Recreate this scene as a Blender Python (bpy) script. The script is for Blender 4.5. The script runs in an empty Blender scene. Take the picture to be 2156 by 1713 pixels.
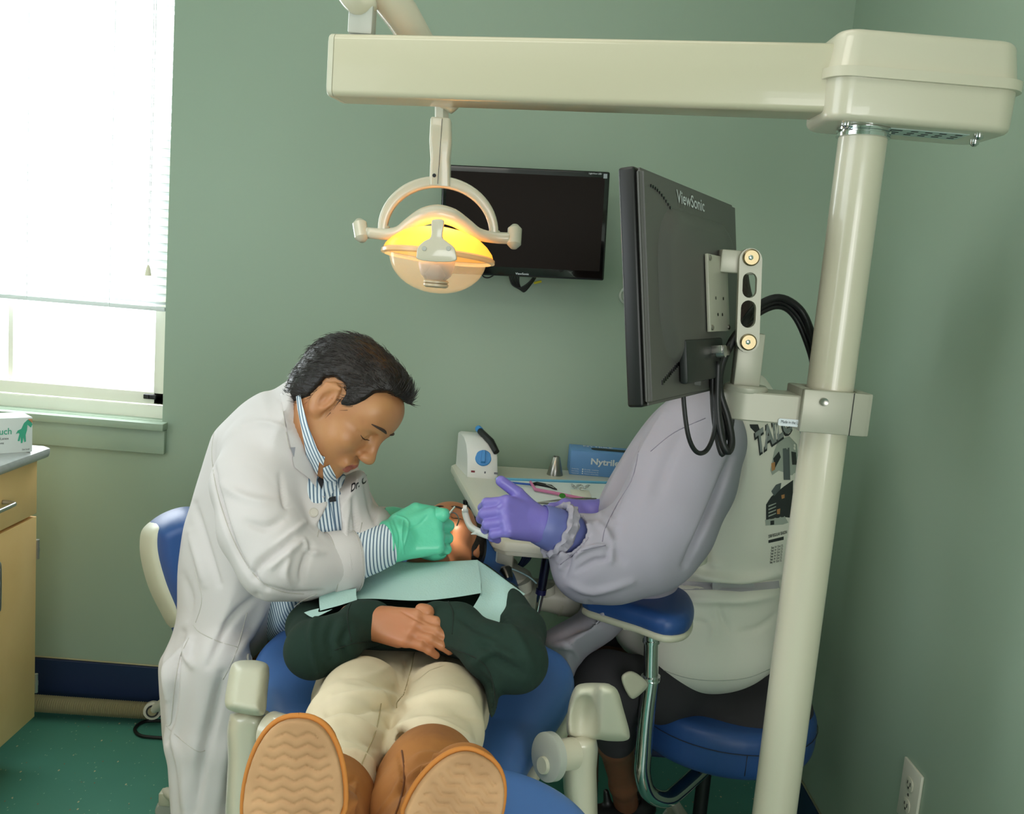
import bpy, bmesh, math, random
import numpy as np
from mathutils import Vector, Matrix, geometry
from mathutils.bvhtree import BVHTree

random.seed(7)
SC = bpy.context.scene
COL = SC.collection

# ------------------------------------------------------------------ camera
YAW, PIT, ROLL = [math.radians(v) for v in (0.33, 7.96, 4.748)]
FPX, CAMH = 1934.5, 1.40
IW, IH = 2156, 1713
_cy, _sy = math.cos(YAW), math.sin(YAW)
FWD = np.array([_sy*math.cos(PIT), _cy*math.cos(PIT), -math.sin(PIT)])
_r0 = np.array([_cy, -_sy, 0.0]); _u0 = np.cross(_r0, FWD)
RGT = _r0*math.cos(ROLL) + _u0*math.sin(ROLL)
UPV = -_r0*math.sin(ROLL) + _u0*math.cos(ROLL)
CAM = np.array([0.0, 0.0, CAMH])
cam = bpy.data.cameras.new('camera')
cam.sensor_width = 36.0; cam.lens = 36.0*FPX/IW; cam.clip_start = 0.05
camo = bpy.data.objects.new('camera', cam); COL.objects.link(camo)
camo.matrix_world = Matrix([[RGT[0], UPV[0], -FWD[0], 0], [RGT[1], UPV[1], -FWD[1], 0],
                            [RGT[2], UPV[2], -FWD[2], CAMH], [0, 0, 0, 1]])
SC.camera = camo
SC.view_settings.view_transform = 'Standard'
SC.view_settings.look = 'None'
SC.view_settings.gamma = 1.0
SC.view_settings.use_curve_mapping = False
SC.view_settings.exposure = 0.0

# ------------------------------------------------------------------ light
world = bpy.data.worlds.new('sky'); SC.world = world; world.use_nodes = True
bgn = world.node_tree.nodes['Background']
bgn.inputs[0].default_value = (0.86, 0.95, 1.0, 1); bgn.inputs[1].default_value = 3.2

def area(name, loc, aim, sx, sy, power, col=(1, 1, 1)):
    l = bpy.data.lights.new(name, 'AREA'); l.shape = 'RECTANGLE'; l.size = sx; l.size_y = sy
    l.energy = power; l.color = col
    o = bpy.data.objects.new(name, l); COL.objects.link(o); o.location = loc
    o.rotation_euler = (Vector(aim)-Vector(loc)).to_track_quat('-Z', 'Y').to_euler()
    o['kind'] = 'helper'
    return o
area('window_daylight', (-1.40, 2.80, 1.60), (-0.9, 0.5, 0.9), 0.8, 1.4, 30, (0.92, 0.95, 1.0))
area('side_fill_light', (-1.90, 0.3, 1.55), (0.3, 1.6, 0.9), 1.6, 1.2, 5, (0.99, 0.95, 0.99))  # fill lamp added in an unseen left wall opening
area('front_fill_light', (0.25, -2.06, 1.35), (-0.35, 2.0, 0.6), 1.0, 1.2, 14, (1.0, 0.94, 0.88))  # added fill from behind the camera, in an opening cut for it
area('right_fill_light', (0.915, -0.75, 1.25), (-1.0, 1.3, 0.55), 1.3, 1.1, 15, (1.0, 0.94, 0.88))  # added out of view to brighten the cabinet and lower left, sparing this wall
area('ceiling_lamp_front', (-0.85, 0.5, 2.58), (-0.85, 0.5, 0), 1.2, 0.6, 9, (1.0, 0.93, 0.84))
area('ceiling_lamp_back', (-0.2, 1.5, 2.58), (-0.2, 1.5, 0), 1.2, 0.6, 3, (1.0, 0.93, 0.84))

# ------------------------------------------------------------------ pixel <-> place helpers
def ray(px, py):
    return FWD + RGT*(px-IW/2)/FPX - UPV*(py-IH/2)/FPX
def P(px, py, Y=None, Z=None, X=None):
    d = ray(px, py)
    if Y is not None: t = Y/d[1]
    elif Z is not None: t = (Z-CAMH)/d[2]
    else: t = X/d[0]
    return Vector(CAM + d*t)
def depth(p): return float((np.array(p)-CAM) @ FWD)
def M_(px, p): return px*depth(p)/FPX          # pixels -> metres at p
def proj(X, Y, Z):
    dx, dy, dz = X-CAM[0], Y-CAM[1], Z-CAM[2]
    z = dx*FWD[0]+dy*FWD[1]+dz*FWD[2]
    return (IW/2+FPX*(dx*RGT[0]+dy*RGT[1]+dz*RGT[2])/z, IH/2-FPX*(dx*UPV[0]+dy*UPV[1]+dz*UPV[2])/z, z)

# ------------------------------------------------------------------ materials
def lin(c):
    r = []
    for v in c[:3]:
        v = v/255.0
        r.append(v/12.92 if v <= 0.04045 else ((v+0.055)/1.055)**2.4)
    return tuple(r)+(1.0,)
def setin(b, name, val):
    if name in b.inputs: b.inputs[name].default_value = val
def mat(name, rgb, rough=0.5, metal=0.0, bump=None, var=None, coat=0.0, trans=0.0, emit=None, sheen=0.0, sss=0.0, ior=None, alpha=None, spec=None):
    """bump=(scale, strength, distance[, detail]); var=(scale, rgb2, amount)"""
    m = bpy.data.materials.new(name); m.use_nodes = True
    nt = m.node_tree; b = nt.nodes['Principled BSDF']
    b.inputs['Base Color'].default_value = lin(rgb)
    b.inputs['Roughness'].default_value = rough
    b.inputs['Metallic'].default_value = metal
    setin(b, 'Coat Weight', coat); setin(b, 'Transmission Weight', trans); setin(b, 'Sheen Weight', sheen)
    if spec is not None: setin(b, 'Specular IOR Level', spec)
    if sss:
        setin(b, 'Subsurface Weight', sss); b.inputs['Subsurface Radius'].default_value = (0.012, 0.005, 0.003); setin(b, 'Subsurface Scale', 1.0)
    if ior: setin(b, 'IOR', ior)
    if alpha is not None: b.inputs['Alpha'].default_value = alpha
    if emit: b.inputs['Emission Color'].default_value = lin(emit[0]); b.inputs['Emission Strength'].default_value = emit[1]
    tc = nt.nodes.new('ShaderNodeTexCoord')
    if var:
        n = nt.nodes.new('ShaderNodeTexNoise'); n.inputs['Scale'].default_value = var[0]; n.inputs['Detail'].default_value = 4
        nt.links.new(tc.outputs['Object'], n.inputs['Vector'])
        mr = nt.nodes.new('ShaderNodeMapRange'); mr.inputs[1].default_value = 0.35; mr.inputs[2].default_value = 0.7
        mr.inputs[4].default_value = var[2]; nt.links.new(n.outputs[0], mr.inputs[0])
        mx = nt.nodes.new('ShaderNodeMix'); mx.data_type = 'RGBA'
        mx.inputs[6].default_value = lin(rgb); mx.inputs[7].default_value = lin(var[1])
        nt.links.new(mr.outputs[0], mx.inputs[0]); nt.links.new(mx.outputs[2], b.inputs['Base Color'])
    if bump:
        n = nt.nodes.new('ShaderNodeTexNoise'); n.inputs['Scale'].default_value = bump[0]; n.inputs['Detail'].default_value = bump[3] if len(bump) > 3 else 3
        nt.links.new(tc.outputs['Object'], n.inputs['Vector'])
        bp = nt.nodes.new('ShaderNodeBump'); bp.inputs['Strength'].default_value = bump[1]; bp.inputs['Distance'].default_value = bump[2]
        nt.links.new(n.outputs[0], bp.inputs['Height']); nt.links.new(bp.outputs[0], b.inputs['Normal'])
    return m
def stripes(name, rgb, rgb2, direction, period, duty=0.35, rough=0.8, bump=0.0, soft=0.1):
    """thin stripes across `direction` (object space)"""
    m = mat(name, rgb, rough); nt = m.node_tree; b = nt.nodes['Principled BSDF']
    tc = nt.nodes.new('ShaderNodeTexCoord')
    dp = nt.nodes.new('ShaderNodeVectorMath'); dp.operation = 'DOT_PRODUCT'
    dp.inputs[1].default_value = Vector(direction).normalized()
    nt.links.new(tc.outputs['Object'], dp.inputs[0])
    dv = nt.nodes.new('ShaderNodeMath'); dv.operation = 'DIVIDE'; dv.inputs[1].default_value = period
    nt.links.new(dp.outputs['Value'], dv.inputs[0])
    fr = nt.nodes.new('ShaderNodeMath'); fr.operation = 'PINGPONG'; fr.inputs[1].default_value = 0.5
    nt.links.new(dv.outputs[0], fr.inputs[0])
    mr = nt.nodes.new('ShaderNodeMapRange'); mr.inputs[1].default_value = duty/2-soft/2; mr.inputs[2].default_value = duty/2+soft/2
    nt.links.new(fr.outputs[0], mr.inputs[0])
    mx = nt.nodes.new('ShaderNodeMix'); mx.data_type = 'RGBA'
    mx.inputs[6].default_value = lin(rgb2); mx.inputs[7].default_value = lin(rgb)
    nt.links.new(mr.outputs[0], mx.inputs[0]); nt.links.new(mx.outputs[2], b.inputs['Base Color'])
    if bump:
        bp = nt.nodes.new('ShaderNodeBump'); bp.inputs['Strength'].default_value = 0.6; bp.inputs['Distance'].default_value = bump
        nt.links.new(mr.outputs[0], bp.inputs['Height']); nt.links.new(bp.outputs[0], b.inputs['Normal'])
    return m
def voro_dots(m, scale, rgb, thresh, seed=0.0):
    """small flecks over a material's base colour"""
    nt = m.node_tree; b = nt.nodes['Principled BSDF']
    tc = nt.nodes.new('ShaderNodeTexCoord')
    mp = nt.nodes.new('ShaderNodeMapping'); mp.inputs['Location'].default_value = (seed, seed*2, 0); mp.inputs['Scale'].default_value = (1, 0.55, 1); mp.inputs['Rotation'].default_value = (0, 0, seed)
    nt.links.new(tc.outputs['Object'], mp.inputs[0])
    v = nt.nodes.new('ShaderNodeTexVoronoi'); v.inputs['Scale'].default_value = scale
    nt.links.new(mp.outputs[0], v.inputs['Vector'])
    lt = nt.nodes.new('ShaderNodeMath'); lt.operation = 'LESS_THAN'; lt.inputs[1].default_value = thresh
    nt.links.new(v.outputs['Distance'], lt.inputs[0])
    sx = nt.nodes.new('ShaderNodeSeparateColor'); nt.links.new(v.outputs['Color'], sx.inputs[0])
    g2 = nt.nodes.new('ShaderNodeMath'); g2.operation = 'GREATER_THAN'; g2.inputs[1].default_value = 0.55; nt.links.new(sx.outputs[0], g2.inputs[0])
    ml = nt.nodes.new('ShaderNodeMath'); ml.operation = 'MULTIPLY'; nt.links.new(lt.outputs[0], ml.inputs[0]); nt.links.new(g2.outputs[0], ml.inputs[1])
    mx = nt.nodes.new('ShaderNodeMix'); mx.data_type = 'RGBA'; mx.inputs[7].default_value = lin(rgb)
    old = b.inputs['Base Color'].links[0].from_socket if b.inputs['Base Color'].links else None
    if old: nt.links.new(old, mx.inputs[6])
    else: mx.inputs[6].default_value = b.inputs['Base Color'].default_value
    nt.links.new(ml.outputs[0], mx.inputs[0]); nt.links.new(mx.outputs[2], b.inputs['Base Color'])

WALL = mat('sage_paint', (153, 172, 152), 0.42, bump=(380, 0.12, 0.0006, 2), spec=0.35)
CEIL = mat('ceiling_white', (232, 232, 226), 0.9, bump=(60, 0.3, 0.002))
FLOOR = mat('teal_vinyl', (74, 136, 120), 0.38, var=(3.0, (80, 144, 126), 0.8))
voro_dots(FLOOR, 44, (200, 188, 150), 0.10, 0.0)
voro_dots(FLOOR, 60, (130, 172, 152), 0.11, 1.3)
voro_dots(FLOOR, 50, (160, 90, 66), 0.07, 2.1)
voro_dots(FLOOR, 70, (176, 190, 160), 0.09, 3.4)
NAVY = mat('navy_vinyl', (28, 45, 78), 0.45)
WHITEF = mat('window_white', (236, 235, 222), 0.5)
SLAT = mat('blind_white', (232, 238, 236), 0.45)
_n = SLAT.node_tree; _t = _n.nodes.new('ShaderNodeBsdfTranslucent'); _t.inputs[0].default_value = (.8, .86, .84, 1)
_m = _n.nodes.new('ShaderNodeMixShader'); _m.inputs[0].default_value = .12
_n.links.new(_n.nodes['Principled BSDF'].outputs[0], _m.inputs[1]); _n.links.new(_t.outputs[0], _m.inputs[2]); _n.links.new(_m.outputs[0], _n.nodes['Material Output'].inputs['Surface'])
CREAM = mat('cream_enamel', (206, 200, 178), 0.28, coat=0.5, spec=0.5, bump=(900, 0.1, 0.0002))
CREAM_DIM = mat('cream_enamel_dimmed', (192, 187, 160), 0.32, coat=0.4, bump=(900, 0.1, 0.0002))  # same cream enamel, darkened to offset the strong light on the beam
CREAMD = mat('cream_plastic', (196, 194, 172), 0.42)
BEIGE = mat('beige_plastic', (206, 203, 186), 0.4)
GREYPL = mat('grey_shell_plastic', (180, 182, 172), 0.4)
ALU = mat('grey_painted_aluminium', (176, 174, 158), 0.4, metal=0.15)
CHROME = mat('chrome', (215, 218, 218), 0.08, metal=1.0)
STEEL = mat('brushed_steel', (168, 165, 158), 0.3, metal=1.0, bump=(300, 0.1, 0.0003))
NICKEL = mat('satin_nickel', (190, 190, 188), 0.28, metal=0.9)
BRASS = mat('brass_bolt', (158, 144, 112), 0.35, metal=1.0)
BLACK = mat('black_rubber', (16, 17, 18), 0.45)
GLOSSB = mat('gloss_black', (10, 10, 12), 0.12, coat=0.4)
SCREEN = mat('dark_screen', (24, 16, 12), 0.5, spec=0.15)
BLACKM = mat('matt_black_plastic', (9, 9, 8), 0.42)
DKGREY = mat('monitor_back_plastic', (80, 79, 75), 0.38, bump=(1500, 0.25, 0.0003))
BLUEV = mat('blue_upholstery', (72, 112, 174), 0.42, bump=(500, 0.15, 0.0004), spec=0.45)
BLUED = mat('navy_upholstery', (38, 74, 132), 0.45, bump=(500, 0.15, 0.0004))
MAPLE = mat('maple_laminate', (250, 210, 146), 0.4, var=(6, (240, 196, 126), 0.8))
COUNTER = mat('grey_countertop', (186, 190, 190), 0.35, var=(80, (160, 165, 168), 0.5))
HOSE = mat('beige_hose', (150, 142, 108), 0.55)
WHITEP = mat('white_plastic', (222, 222, 218), 0.35)
PAPER = mat('white_paper', (225, 232, 232), 0.8)
TEXTD = mat('print_dark', (36, 38, 44), 0.7)
TEXTW = mat('print_white', (225, 230, 235), 0.6)
OFFW = mat('tabletop_offwhite', (214, 212, 196), 0.35)

# ------------------------------------------------------------------ object helpers
def setp(o, label=None, cat=None, group=None, kind=None):
    if label: o['label'] = label
    if cat: o['category'] = cat
    if group: o['group'] = group
    if kind: o['kind'] = kind
    return o
def link(name, me, m, parent=None, smooth=True):
    o = bpy.data.objects.new(name, me); COL.objects.link(o)
    if m is not None:
        for q in (m if isinstance(m, (list, tuple)) else [m]): me.materials.append(q)
    if smooth:
        me.polygons.foreach_set('use_smooth', [True]*len(me.polygons))
    if parent is not None:
        o.parent = parent
        o.matrix_parent_inverse = parent_world(parent).inverted()
    return o
def parent_world(p):
    m = p.matrix_basis.copy(); q = p
    while q.parent is not None:
        m = q.parent.matrix_basis @ q.matrix_parent_inverse @ m if False else parent_world(q.parent) @ q.matrix_parent_inverse @ q.matrix_basis
        return m
    return m
def thing(name, loc, label, cat, group=None):
    o = bpy.data.objects.new(name, None); COL.objects.link(o); o.location = loc; o.empty_display_size = 0.05
    return setp(o, label, cat, group)
def mesh_from(verts, faces):
    me = bpy.data.meshes.new('m'); me.from_pydata([tuple(v) for v in verts], [], [tuple(f) for f in faces]); me.update(); return me
def autosharp(me, ang=35):
    bm = bmesh.new(); bm.from_mesh(me)
    bmesh.ops.recalc_face_normals(bm, faces=bm.faces)
    for e in bm.edges:
        if len(e.link_faces) == 2 and e.calc_face_angle(0) > math.radians(ang): e.smooth = False
    bm.to_mesh(me); bm.free()
class G:
    """collects shapes into one mesh"""
    def __init__(s): s.v = []; s.f = []
    def add(s, v, f):
        n = len(s.v); s.v += [tuple(x) for x in v]; s.f += [tuple(i+n for i in q) for q in f]; return s
    def bm(s, bm):
        bm.verts.ensure_lookup_table(); bm.verts.index_update()
        s.add([v.co[:] for v in bm.verts], [[v.index for v in f.verts] for f in bm.faces]); bm.free(); return s
    def box(s, c, size, rot=None, bev=0.0, seg=2):
        bm = bmesh.new(); bmesh.ops.create_cube(bm, size=1.0)
        bmesh.ops.scale(bm, vec=size, verts=bm.verts)
        if bev > 0: bmesh.ops.bevel(bm, geom=bm.edges[:], offset=bev, segments=seg, affect='EDGES', profile=0.5)
        m = Matrix.Translation(c) @ (rot.to_4x4() if rot is not None else Matrix.Identity(4))
        bmesh.ops.transform(bm, matrix=m, verts=bm.verts)
        return s.bm(bm)
    def tube(s, pts, r, n=12, smooth=0, cap=True):
        pts = [Vector(p) for p in pts]
        rs = list(r) if isinstance(r, (list, tuple)) else [r]*len(pts)
        if smooth: pts, rs = catmull(pts, rs, smooth)
        T = []
        for i in range(len(pts)):
            a = pts[max(0, i-1)]; b = pts[min(len(pts)-1, i+1)]; T.append((b-a).normalized())
        u = T[0].orthogonal().normalized(); V = []
        for i, p in enumerate(pts):
            u = (u - T[i]*u.dot(T[i])).normalized(); w = T[i].cross(u)
            for k in range(n):
                a = 2*math.pi*k/n; V.append(p + (u*math.cos(a)+w*math.sin(a))*rs[i])
        F = []
        for i in range(len(pts)-1):
            for k in range(n):
                k2 = (k+1) % n; F.append((i*n+k, i*n+k2, (i+1)*n+k2, (i+1)*n+k))
        if cap:
            F.append(tuple(range(n))[::-1]); F.append(tuple((len(pts)-1)*n+k for k in range(n)))
        return s.add(V, F)
    def lathe(s, prof, c, axis=(0, 0, 1), n=32, cap=True):
        """prof: (radius, height) list along axis"""
        ax = Vector(axis).normalized(); u = ax.orthogonal().normalized(); w = ax.cross(u); c = Vector(c)
        V = []; F = []
        for (r, h) in prof:
            for k in range(n):
                a = 2*math.pi*k/n; V.append(c+ax*h+(u*math.cos(a)+w*math.sin(a))*max(r, 1e-5))
        for i in range(len(prof)-1):
            for k in range(n):
                k2 = (k+1) % n; F.append((i*n+k, i*n+k2, (i+1)*n+k2, (i+1)*n+k))
        if cap:
            F.append(tuple(range(n))[::-1]); F.append(tuple((len(prof)-1)*n+k for k in range(n)))
        return s.add(V, F)
    def rings(s, rings, closed=True, cap=True):
        n = len(rings[0]); V = [p for r in rings for p in r]; F = []
        for i in range(len(rings)-1):
            for k in range(n if closed else n-1):
                k2 = (k+1) % n; F.append((i*n+k, i*n+k2, (i+1)*n+k2, (i+1)*n+k))
        if cap and closed:
            F.append(tuple(range(n))[::-1]); F.append(tuple((len(rings)-1)*n+k for k in range(n)))
        return s.add(V, F)
    def prism(s, poly, vec, bev=0.0):
        """planar 3-D polygon extruded by vec, with small bevel"""
        bm = bmesh.new(); vs = [bm.verts.new(p) for p in poly]; f = bm.faces.new(vs)
        r = bmesh.ops.extrude_face_region(bm, geom=[f])
        bmesh.ops.translate(bm, vec=Vector(vec), verts=[g for g in r['geom'] if isinstance(g, bmesh.types.BMVert)])
        bmesh.ops.recalc_face_normals(bm, faces=bm.faces)
        if bev > 0:
            es = [e for e in bm.edges if len(e.link_faces) == 2 and e.calc_face_angle(0) > 0.6]
            bmesh.ops.bevel(bm, geom=es, offset=bev, segments=2, affect='EDGES', profile=0.5, clamp_overlap=True)
        return s.bm(bm)
    def obj(s, name, m, parent=None, sharp=35, smooth=True):
        me = mesh_from(s.v, s.f); o = link(name, me, m, parent, smooth)
        if sharp: autosharp(me, sharp)
        return o
def catmull(pts, rs, n):
    P_ = []; R_ = []
    for i in range(len(pts)-1):
        p0 = pts[max(0, i-1)]; p1 = pts[i]; p2 = pts[i+1]; p3 = pts[min(len(pts)-1, i+2)]
        for k in range(n):
            t = k/n
            P_.append(0.5*((2*p1)+(p2-p0)*t+(2*p0-5*p1+4*p2-p3)*t*t+(3*p1-p0-3*p2+p3)*t**3))
            R_.append(rs[i]*(1-t)+rs[i+1]*t)
    P_.append(pts[-1]); R_.append(rs[-1]); return P_, R_
def smooth_poly(pts, n=4):
    N = len(pts); out = []
    for i in range(N):
        p0, p1, p2, p3 = [np.array(pts[(i+j-1) % N], float) for j in range(4)]
        for k in range(n):
            t = k/n
            out.append(tuple(0.5*((2*p1)+(p2-p0)*t+(2*p0-5*p1+4*p2-p3)*t*t+(3*p1-p0-3*p2+p3)*t**3)))
    return out
def rrect(cx, cy, hx, hy, r, n=6):
    r = min(r, hx*0.999, hy*0.999); out = []
    for (sx, sy, a0) in ((1, 1, 0), (-1, 1, 90), (-1, -1, 180), (1, -1, 270)):
        for k in range(n+1):
            a = math.radians(a0+90*k/n); out.append((cx+sx*(hx-r)+r*math.cos(a), cy+sy*(hy-r)+r*math.sin(a)))
    return out
def frame(x, up=(0, 0, 1)):
    """rotation whose local X points along x, local Z near up"""
    x = Vector(x).normalized(); y = Vector(up).cross(x).normalized(); z = x.cross(y)
    return Matrix((x, y, z)).transposed()
def text_pts(s, size=1.0, bold=0.0, ext=0.0):
    cu = bpy.data.curves.new('t', 'FONT'); cu.body = s; cu.size = size; cu.offset = bold; cu.extrude = ext; cu.resolution_u = 3
    o = bpy.data.objects.new('t', cu); COL.objects.link(o)
    dg = bpy.context.evaluated_depsgraph_get(); me = bpy.data.meshes.new_from_object(o.evaluated_get(dg))
    V = [v.co.copy() for v in me.vertices]; F = [tuple(p.vertices) for p in me.polygons]
    bpy.data.objects.remove(o); bpy.data.curves.remove(cu); bpy.data.meshes.remove(me)
    return V, F
def text_on(name, s, o, right, up, height, m, parent, bold=0.0, width=None, lift=0.0006):
    """flat lettering: origin o, unit vectors right / up"""
    V, F = text_pts(s, 1.0, bold); right = Vector(right).normalized(); up = Vector(up); up = (up-right*up.dot(right)).normalized(); n = right.cross(up)
    xs = [v.x for v in V]; W_ = max(xs)-min(xs); k = height/0.7; kx = (width/W_) if width else k
    g = G().add([Vector(o)+right*(v.x-min(xs))*kx+up*v.y*k+n*lift for v in V], F)
    return g.obj(name, m, parent, sharp=0, smooth=False)

# ------------------------------------------------------------------ implicit surface modelling
class Poly2D:
    """signed distance to a closed 2-D polygon, sampled on a raster (positive inside)"""
    def __init__(s, pts, step, pad):
        p = np.array(pts, float); s.step = step
        s.lo = p.min(0)-pad; hi = p.max(0)+pad
        nx, ny = (np.ceil((hi-s.lo)/step).astype(int)+2)
        gx = s.lo[0]+np.arange(nx)*step; gy = s.lo[1]+np.arange(ny)*step
        X, Y = np.meshgrid(gx, gy, indexing='ij'); d = np.full(X.shape, 1e9); ins = np.zeros(X.shape, bool)
        N = len(p)
        for i in range(N):
            a = p[i]; b = p[(i+1) % N]; ba = b-a; L = max((ba*ba).sum(), 1e-12)
            t = np.clip(((X-a[0])*ba[0]+(Y-a[1])*ba[1])/L, 0, 1)
            d = np.minimum(d, np.hypot(X-a[0]-t*ba[0], Y-a[1]-t*ba[1]))
            c = ((a[1] > Y) != (b[1] > Y))
            with np.errstate(divide='ignore', invalid='ignore'):
                xi = (b[0]-a[0])*(Y-a[1])/(b[1]-a[1]+1e-30)+a[0]
            ins ^= c & (X < xi)
        s.d = np.where(ins, d, -d)
    def __call__(s, x, y):
        u = (x-s.lo[0])/s.step; v = (y-s.lo[1])/s.step
        nx, ny = s.d.shape
        uc = np.clip(u, 0, nx-1.001); vc = np.clip(v, 0, ny-1.001)
        i = uc.astype(int); j = vc.astype(int); a = uc-i; b = vc-j
        r = (s.d[i, j]*(1-a)*(1-b)+s.d[i+1, j]*a*(1-b)+s.d[i, j+1]*(1-a)*b+s.d[i+1, j+1]*a*b)
        return r - np.hypot(u-uc, v-vc)*s.step
class Field:
    def __init__(s, h): s.h = h; s.ops = []
    def op(s, fn, lo, hi, k=0.01, mode='u'):
        s.ops.append((fn, np.array(lo, float), np.array(hi, float), k, mode)); return s
    # -- primitives
    def cone(s, a, b, ra, rb, k=0.01, mode='u', sc=(1, 1, 1)):
        a = np.array(a, float); b = np.array(b, float); sc = np.array(sc, float)
        A = a/sc; ba = b/sc-A; L = max(float(ba@ba), 1e-9); ms = 1.0
        def fn(X, Y, Z):
            x, y, z = X/sc[0]-A[0], Y/sc[1]-A[1], Z/sc[2]-A[2]
            t = np.clip((x*ba[0]+y*ba[1]+z*ba[2])/L, 0, 1)
            return np.sqrt((x-t*ba[0])**2+(y-t*ba[1])**2+(z-t*ba[2])**2)-(ra+(rb-ra)*t)
        R = max(ra, rb)*sc
        return s.op(fn, np.minimum(a, b)-R, np.maximum(a, b)+R, k, mode)
    def chain(s, pts, rs, k=0.01, mode='u', sc=(1, 1, 1), kin=0.02):
        for i in range(len(pts)-1):
            s.cone(pts[i], pts[i+1], rs[i], rs[i+1], k if i == 0 else kin, mode, sc)
        return s
    def ell(s, c, r, R=None, k=0.01, mode='u'):
        c = np.array(c, float); r = np.array(r, float); R = np.eye(3) if R is None else np.array(R, float)
        def fn(X, Y, Z):
            x, y, z = X-c[0], Y-c[1], Z-c[2]
            u = (x*R[0, 0]+y*R[1, 0]+z*R[2, 0]); v = (x*R[0, 1]+y*R[1, 1]+z*R[2, 1]); w = (x*R[0, 2]+y*R[1, 2]+z*R[2, 2])
            k0 = np.sqrt((u/r[0])**2+(v/r[1])**2+(w/r[2])**2); k1 = np.sqrt((u/r[0]**2)**2+(v/r[1]**2)**2+(w/r[2]**2)**2)
            return k0*(k0-1)/np.maximum(k1, 1e-6)
        e = np.abs(R)@r
        return s.op(fn, c-e, c+e, k, mode)
    def rbox(s, c, half, R=None, r=0.01, k=0.01, mode='u'):
        c = np.array(c, float); half = np.array(half, float); R = np.eye(3) if R is None else np.array(R, float)
        def fn(X, Y, Z):
            x, y, z = X-c[0], Y-c[1], Z-c[2]
            q = [np.abs(x*R[0, i]+y*R[1, i]+z*R[2, i])-(half[i]-r) for i in range(3)]
            return np.sqrt(sum(np.maximum(t, 0)**2 for t in q))+np.minimum(np.maximum(np.maximum(q[0], q[1]), q[2]), 0)-r
        e = np.abs(R)@half
        return s.op(fn, c-e, c+e, k, mode)
    def pillow(s, poly, Y0, T, R, k=0.01, mode='u', smooth=3, far=None, exp=2.0):
        """rounded body whose outline, seen from the front, is poly (px); lies about plane Y0, half thickness T, edge roundness R"""
        pts = smooth_poly(poly, smooth) if smooth else poly
        yf = Y0 if callable(Y0) else (lambda px, py: Y0)
        ys = [float(yf(p[0], p[1])) for p in pts]
        C = [P(p[0], p[1], y+o) for p, y in zip(pts, ys) for o in (-T, T)]
        lo = np.min(C, 0); hi = np.max(C, 0)
        pd = Poly2D(pts, 3.0, 30)
        def fn(X, Y, Z):
            X, Y, Z = np.broadcast_arrays(X, Y, Z)
            px, py, z = proj(X, Y, Z); d = pd(px, py)*z/FPX
            q = np.maximum((R-d)/R, 0); g = (q**exp+(np.abs(Y-yf(px, py))/T)**exp)**(1/exp)-1
            return g*min(R, T)*0.8
        return s.op(fn, lo, hi, k, mode)
    def pprism(s, poly, y0, y1, k=0.002, mode='s', smooth=0):
        """prism through the outline poly (px) from depth y0 to y1"""
        pts = smooth_poly(poly, smooth) if smooth else poly
        C = [P(p[0], p[1], y) for p in pts for y in (y0, y1)]
        pd = Poly2D(pts, 2.0, 30); ym = (y0+y1)/2; yh = abs(y1-y0)/2
        def fn(X, Y, Z):
            X, Y, Z = np.broadcast_arrays(X, Y, Z)
            px, py, z = proj(X, Y, Z); return np.maximum(-pd(px, py)*z/FPX, np.abs(Y-ym)-yh)
        return s.op(fn, np.min(C, 0), np.max(C, 0), k, mode)
    def slab(s, poly, zf, T, R, k=0.01, mode='u', smooth=3, exp=2.5):
        """rounded cushion: outline poly in plan (X, Y), mid height zf(X, Y)"""
        pts = smooth_poly(poly, smooth) if smooth else poly
        pd = Poly2D(pts, 0.004, 0.03); zz = [zf(p[0], p[1]) for p in pts]; a = np.array(pts)
        def fn(X, Y, Z):
            X, Y, Z = np.broadcast_arrays(X, Y, Z)
            q = np.maximum((R-pd(X, Y))/R, 0); g = (q**exp+(np.abs(Z-zf(X, Y))/T)**exp)**(1/exp)-1
            return g*min(R, T)*0.8
        return s.op(fn, (a[:, 0].min(), a[:, 1].min(), min(zz)-T-0.03), (a[:, 0].max(), a[:, 1].max(), max(zz)+T+0.03), k, mode)
    # -- meshing
    def grid(s):
        h = s.h; us = [o for o in s.ops if o[4] == 'u']
        lo = np.min([o[1] for o in us], 0)-3*h; hi = np.max([o[2] for o in us], 0)+3*h
        n = np.ceil((hi-lo)/h).astype(int)+1
        F = np.full(tuple(n), 0.5, np.float32)
        ax = [(lo[i]+np.arange(n[i])*h) for i in range(3)]
        for fn, a, b, k, mode in s.ops:
            pad = k+2*h+0.004
            i0 = np.clip(np.floor((a-pad-lo)/h).astype(int), 0, n); i1 = np.clip(np.ceil((b+pad-lo)/h).astype(int)+1, 0, n)
            if mode == 'i': i0 = np.zeros(3, int); i1 = n
            if np.any(i1 <= i0): continue
            sl = tuple(slice(i0[i], i1[i]) for i in range(3))
            d = fn(ax[0][sl[0]][:, None, None], ax[1][sl[1]][None, :, None], ax[2][sl[2]][None, None, :]).astype(np.float32)
            g = F[sl]
            if mode == 'u':
                hh = np.maximum(k-np.abs(g-d), 0)/k; F[sl] = np.minimum(g, d)-hh*hh*k/4
            elif mode == 's':
                d = -d; hh = np.maximum(k-np.abs(g-d), 0)/k; F[sl] = np.maximum(g, d)+hh*hh*k/4
            else:
                hh = np.maximum(k-np.abs(g-d), 0)/k; F[sl] = np.maximum(g, d)+hh*hh*k/4
        return F, lo
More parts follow.
